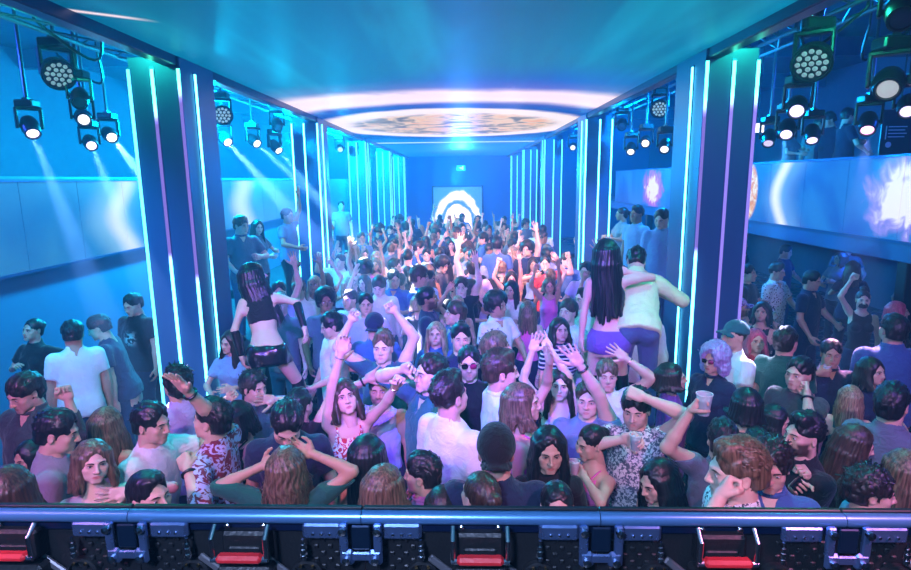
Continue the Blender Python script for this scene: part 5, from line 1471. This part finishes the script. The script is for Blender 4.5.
d2 = dancer(607, 255, 176, 'f', 'verylong', 'black', 'crop', 'black', 'dancer in black crop top and violet shorts with back turned, on a podium', h=1.72, dist=4.9, lean=(4, 3), head=(-25, 0, 0), arms=[(628, 268, .05, 'relaxed', None, (1, 0, -.8))], legs=stance((.13, -.03, .14, .04), (.13, -.03, .15, .04)), bottoms=legwear('violet'), skin='light', hairscale=1.15)
d3 = dancer(636, 262, 172, 'm', 'short', 'black', 'half', 'lime', 'person in a lime T-shirt and jeans bending forward on the podium', h=1.76, dist=5.35, lean=(48, -4), head=(0, 0, 0), arms=[(626, 300, .45, 'relaxed'), (652, 296, .45, 'relaxed')], legs=stance((.12, -.03, .13, .04), (.12, -.03, .14, .04)), bottoms=legwear('jeans'))
for (e, Q, root, s, R, t), nm in ((d1, 'black podium under the bending dancer'), (d2, 'black podium under the dancer in violet shorts'), (d3, 'black podium under the lime T-shirt')):
    zt = root[2]; p = tag(empty('podium', (root[0], root[1], 0)), nm, 'podium')
    w = .42 if e == d1[0] else .22
    MB().box((-w, -.21, zt-.05), (w, .21, zt-.001), .008).build('podium_top', blk, p)
    MB().box((-w+.03, -.18, 0), (w-.03, .18, zt-.05)).build('podium_base', dark, p)

# ---------------------------------------------------------------- the rest of the crowd, copied from a few poses
def tmpl(sex, top, arms, head=(0, 0, 0), lean=(0, 0)):
    Q = Pose(sex, [math.radians(a) for a in lean], [math.radians(a) for a in head], arms, 1. if sex == 'm' else .97)
    b = body_mesh('body', Q, 1, 0, (.02, .015, .012)); b.materials.append(None); b.materials.append(None)
    t = top_mesh('shirt', Q, top, 1, .3); t.materials.append(None)
    return Q, b, t, top, sex
dn = {}
up = lambda s, x=.2, y=-.1, z=1.98, hand='open': dict(t=(s*x, y, z), hand=hand, palm=(0, -1, 0))
T = [(tmpl('m', 'tee', None), 'arms down'), (tmpl('f', 'strap', None), 'arms down'),
     (tmpl('m', 'tee', {1: up(1), -1: dict(t=(-.16, -.3, 1.1), hand='relaxed')}), 'one arm raised'),
     (tmpl('f', 'tank', {1: up(1, .12), -1: up(-1, .22, -.05, 1.9, 'fist')}), 'both arms raised'),
     (tmpl('m', 'shirt', {1: dict(t=(.14, -.28, 1.2), hand='grip'), -1: dict(t=(-.2, -.28, 1.02), hand='relaxed')}, (20, 8, 0)), 'forearms bent'),
     (tmpl('f', 'tee', {1: dict(t=(.1, -.3, 1.22), hand='relaxed'), -1: dict(t=(-.12, -.3, 1.15), hand='relaxed')}, (-25, 5, 6)), 'forearms bent'),
     (tmpl('m', 'tee', {-1: up(-1, .3, -.1, 1.9, 'fist'), 1: dict(t=(.26, -.05, .88), hand='relaxed')}, (10, -6, 0)), 'one arm raised'),
     (tmpl('m', 'long', None, (-20, 14, 0), (6, 0)), 'head bowed'),
     (tmpl('f', 'crop', {-1: up(-1, .14, -.15, 1.85, 'flat'), 1: dict(t=(.2, -.3, 1.0), hand='relaxed')}, (15, -8, 0)), 'one arm raised')]
HM, HF = ['short', 'short', 'fringe', 'quiff', 'curly', 'fade', 'short', 'afro'], ['long', 'mid', 'wavy', 'bun', 'long', 'ponytail', 'bob']
CN = dict(black='black', navy='navy', white='white', grey='grey', teal='teal', blue='blue', sky='pale blue', pink='pink', lav='lilac', red='red', olive='olive', charcoal='charcoal', cream='cream', slate='slate', purple='purple')
def fill(x, y, z0, zone, group, cols, rr, yaw, up_p=.25, tm=None):
    if tm is None:
        while True:
            k = rr.randrange(len(T))
            if 'raised' in T[k][1] and rr.random() >= up_p*2: continue
            break
    else: k = tm
    (Q, b, t, top, sex), pose = T[k]
    h = rr.gauss(1.77, .06) if sex == 'm' else rr.gauss(1.66, .05); s = h/1.75
    e = empty('person', (x, y, z0), math.radians(yaw)); e.scale = (s, s, s)
    col = rr.choice(cols); sk = rr.choice(['fair', 'light', 'light', 'tan', 'tan', 'brown'])
    o = obj('body', b, None, e); set_slots(o, [SKIN[sk], EYE])
    o = obj('shirt' if top not in ('tank', 'strap', 'crop') else 'top', t, None, e); set_slots(o, [cloth(col)])
    o = obj('trousers', trouser_mesh(sex, rr.randrange(2)), None, e); set_slots(o, [cloth(rr.choice(['navy', 'black', 'jean'])), shoe])
    head_kids(e, Q, rr.choice(HM if sex == 'm' else HF), rr.choice(['black', 'black', 'dark', 'dark', 'brown', 'light'] if sex == 'm' else ['black', 'dark', 'brown', 'light', 'blond']), 1, (), 0, (1, 1, 1))
    fac = 'facing the stage' if abs((yaw+180) % 360-180) < 50 else ('back to the stage' if abs((yaw+180) % 360-180) > 130 else 'turned sideways')
    tw = {'tee': 'T-shirt', 'shirt': 'shirt', 'long': 'sweater'}.get(top, 'top')
    tag(e, f'person in {CN[col]} {tw}, {pose}, {fac}, {zone}', 'person', group)
    return e
rr = random.Random(21)
OCC = [(p[2][0], p[2][1], .43) for p in PEOPLE]+[(p[2][0], p[2][1], .6) for p in (d1, d2, d3)]
BACKN = 0
def free(x, y, r=.43):
    if any((x-a)**2+(y-b)**2 < max(r, q)**2 for a, b, q in OCC): return False
    for i in range(5):
        if D[i]-.3 < y < D[i]+PD+.3 and (x < XL+.28 or x > XR-.28): return False
    return True
mid = ['white', 'navy', 'black', 'blue', 'sky', 'grey', 'lav', 'charcoal', 'white', 'pink', 'cream', 'slate']
far_ = ['black', 'navy', 'charcoal', 'blue', 'slate', 'white', 'teal']
n_fill = 0
y = 3.3
while y < 21:
    step = .56 if y < 12 else .7
    x = XL+.32+rr.uniform(0, .3)
    while x < XR-.25:
        px, pyy = x+rr.uniform(-.1, .1), y+rr.uniform(-.12, .12)
        if free(px, pyy, .5 if y < 7 else .47) and rr.random() < (.97 if y < 14 else .85) and n_fill < 190:
            zone = 'before the first pillars' if y < 6.5 else 'past the first pillars' if y < 11.2 else 'past the second pillars' if y < 16.7 else 'past the third pillars'
            yw = rr.choice([0, 0, 0, 20, -25, 15, -40, 70, -75, 170, 180, -160]) if y < 13 else rr.choice([0, 30, -30, 180, 180, 170, 90, -90])
            fill(px, pyy, 0, zone, 'crowd '+zone, mid if y < 12.5 else far_, rr, yw, .3 if y > 6.8 else 0)
            OCC.append((px, pyy, .3)); n_fill += 1
        x += step
    y += .54 if y < 12 else .66
# mezzanine side aisle and the mezzanine under the mezzanine
for k, (x, y) in enumerate([(3.2, 4.4), (3.7, 4.9), (4.3, 4.5), (4.9, 5.4), (3.3, 5.6), (4.1, 5.7), (4.7, 6.6), (3.6, 6.6), (4.3, 7.3), (3.3, 7.6), (4.9, 8.0), (4.0, 8.6)]):
    if free(x, y) and not (y > 6.6 and x < 4.7): fill(x, y, 0, 'in the mezzanine side aisle', 'people in the mezzanine side aisle', ['black', 'navy', 'charcoal', 'slate', 'teal'], rr, rr.choice([0, 60, -60, 150, -20]), .05)
for k, (x, y) in enumerate([(6.1, 9.0), (6.8, 10.4), (5.9, 11.2), (7.4, 9.4), (6.6, 7.8), (7.6, 11.8), (6.2, 12.8), (8.2, 10.6)]):
    if free(x, y): fill(x, y, 0, 'under the mezzanine', 'people in the mezzanine', ['black', 'navy', 'charcoal', 'slate'], rr, rr.choice([-60, -90, 40, 150]), 0)
# raised side platforms
for x, y, tm in [(-3.15, 8.2, 4), (-3.3, 9.3, 5), (-4.0, 8.6, 0), (-3.1, 10.3, 2), (-3.2, 12.8, 4), (-3.4, 14.0, 1), (-3.2, 15.4, 0)]:
    fill(x, y, .8, 'on the blue wall platform', 'people on the blue wall platforms', ['white', 'sky', 'slate', 'navy'], rr, rr.choice([40, 70, 10]), 0, tm)
for x, y, tm in [(2.75, 8.0, 7), (3.2, 8.7, 4), (2.75, 9.2, 0), (3.5, 9.8, 1), (2.85, 10.4, 5), (2.8, 13.2, 0), (3.2, 14.4, 4)]:
    fill(x, y, .8, 'on the mezzanine side platform', 'people on the mezzanine side platforms', ['white', 'sky', 'slate', 'grey'], rr, rr.choice([-60, -20, -80]), 0, tm)
# mezzanine guests
for px, py, tm, c, yw in [(832, 128, 7, 'navy', -70), (846, 132, 4, 'navy', 80), (791, 136, 5, 'grey', 30), (817, 141, 0, 'grey', -30), (903, 126, 1, 'white', -40)]:
    p = onx(px, py, 7.0 if px > 800 else 6.4)
    fill(p[0], p[1], 2.384, 'on the mezzanine', 'mezzanine guests', [c], rr, yw, 0, tm)
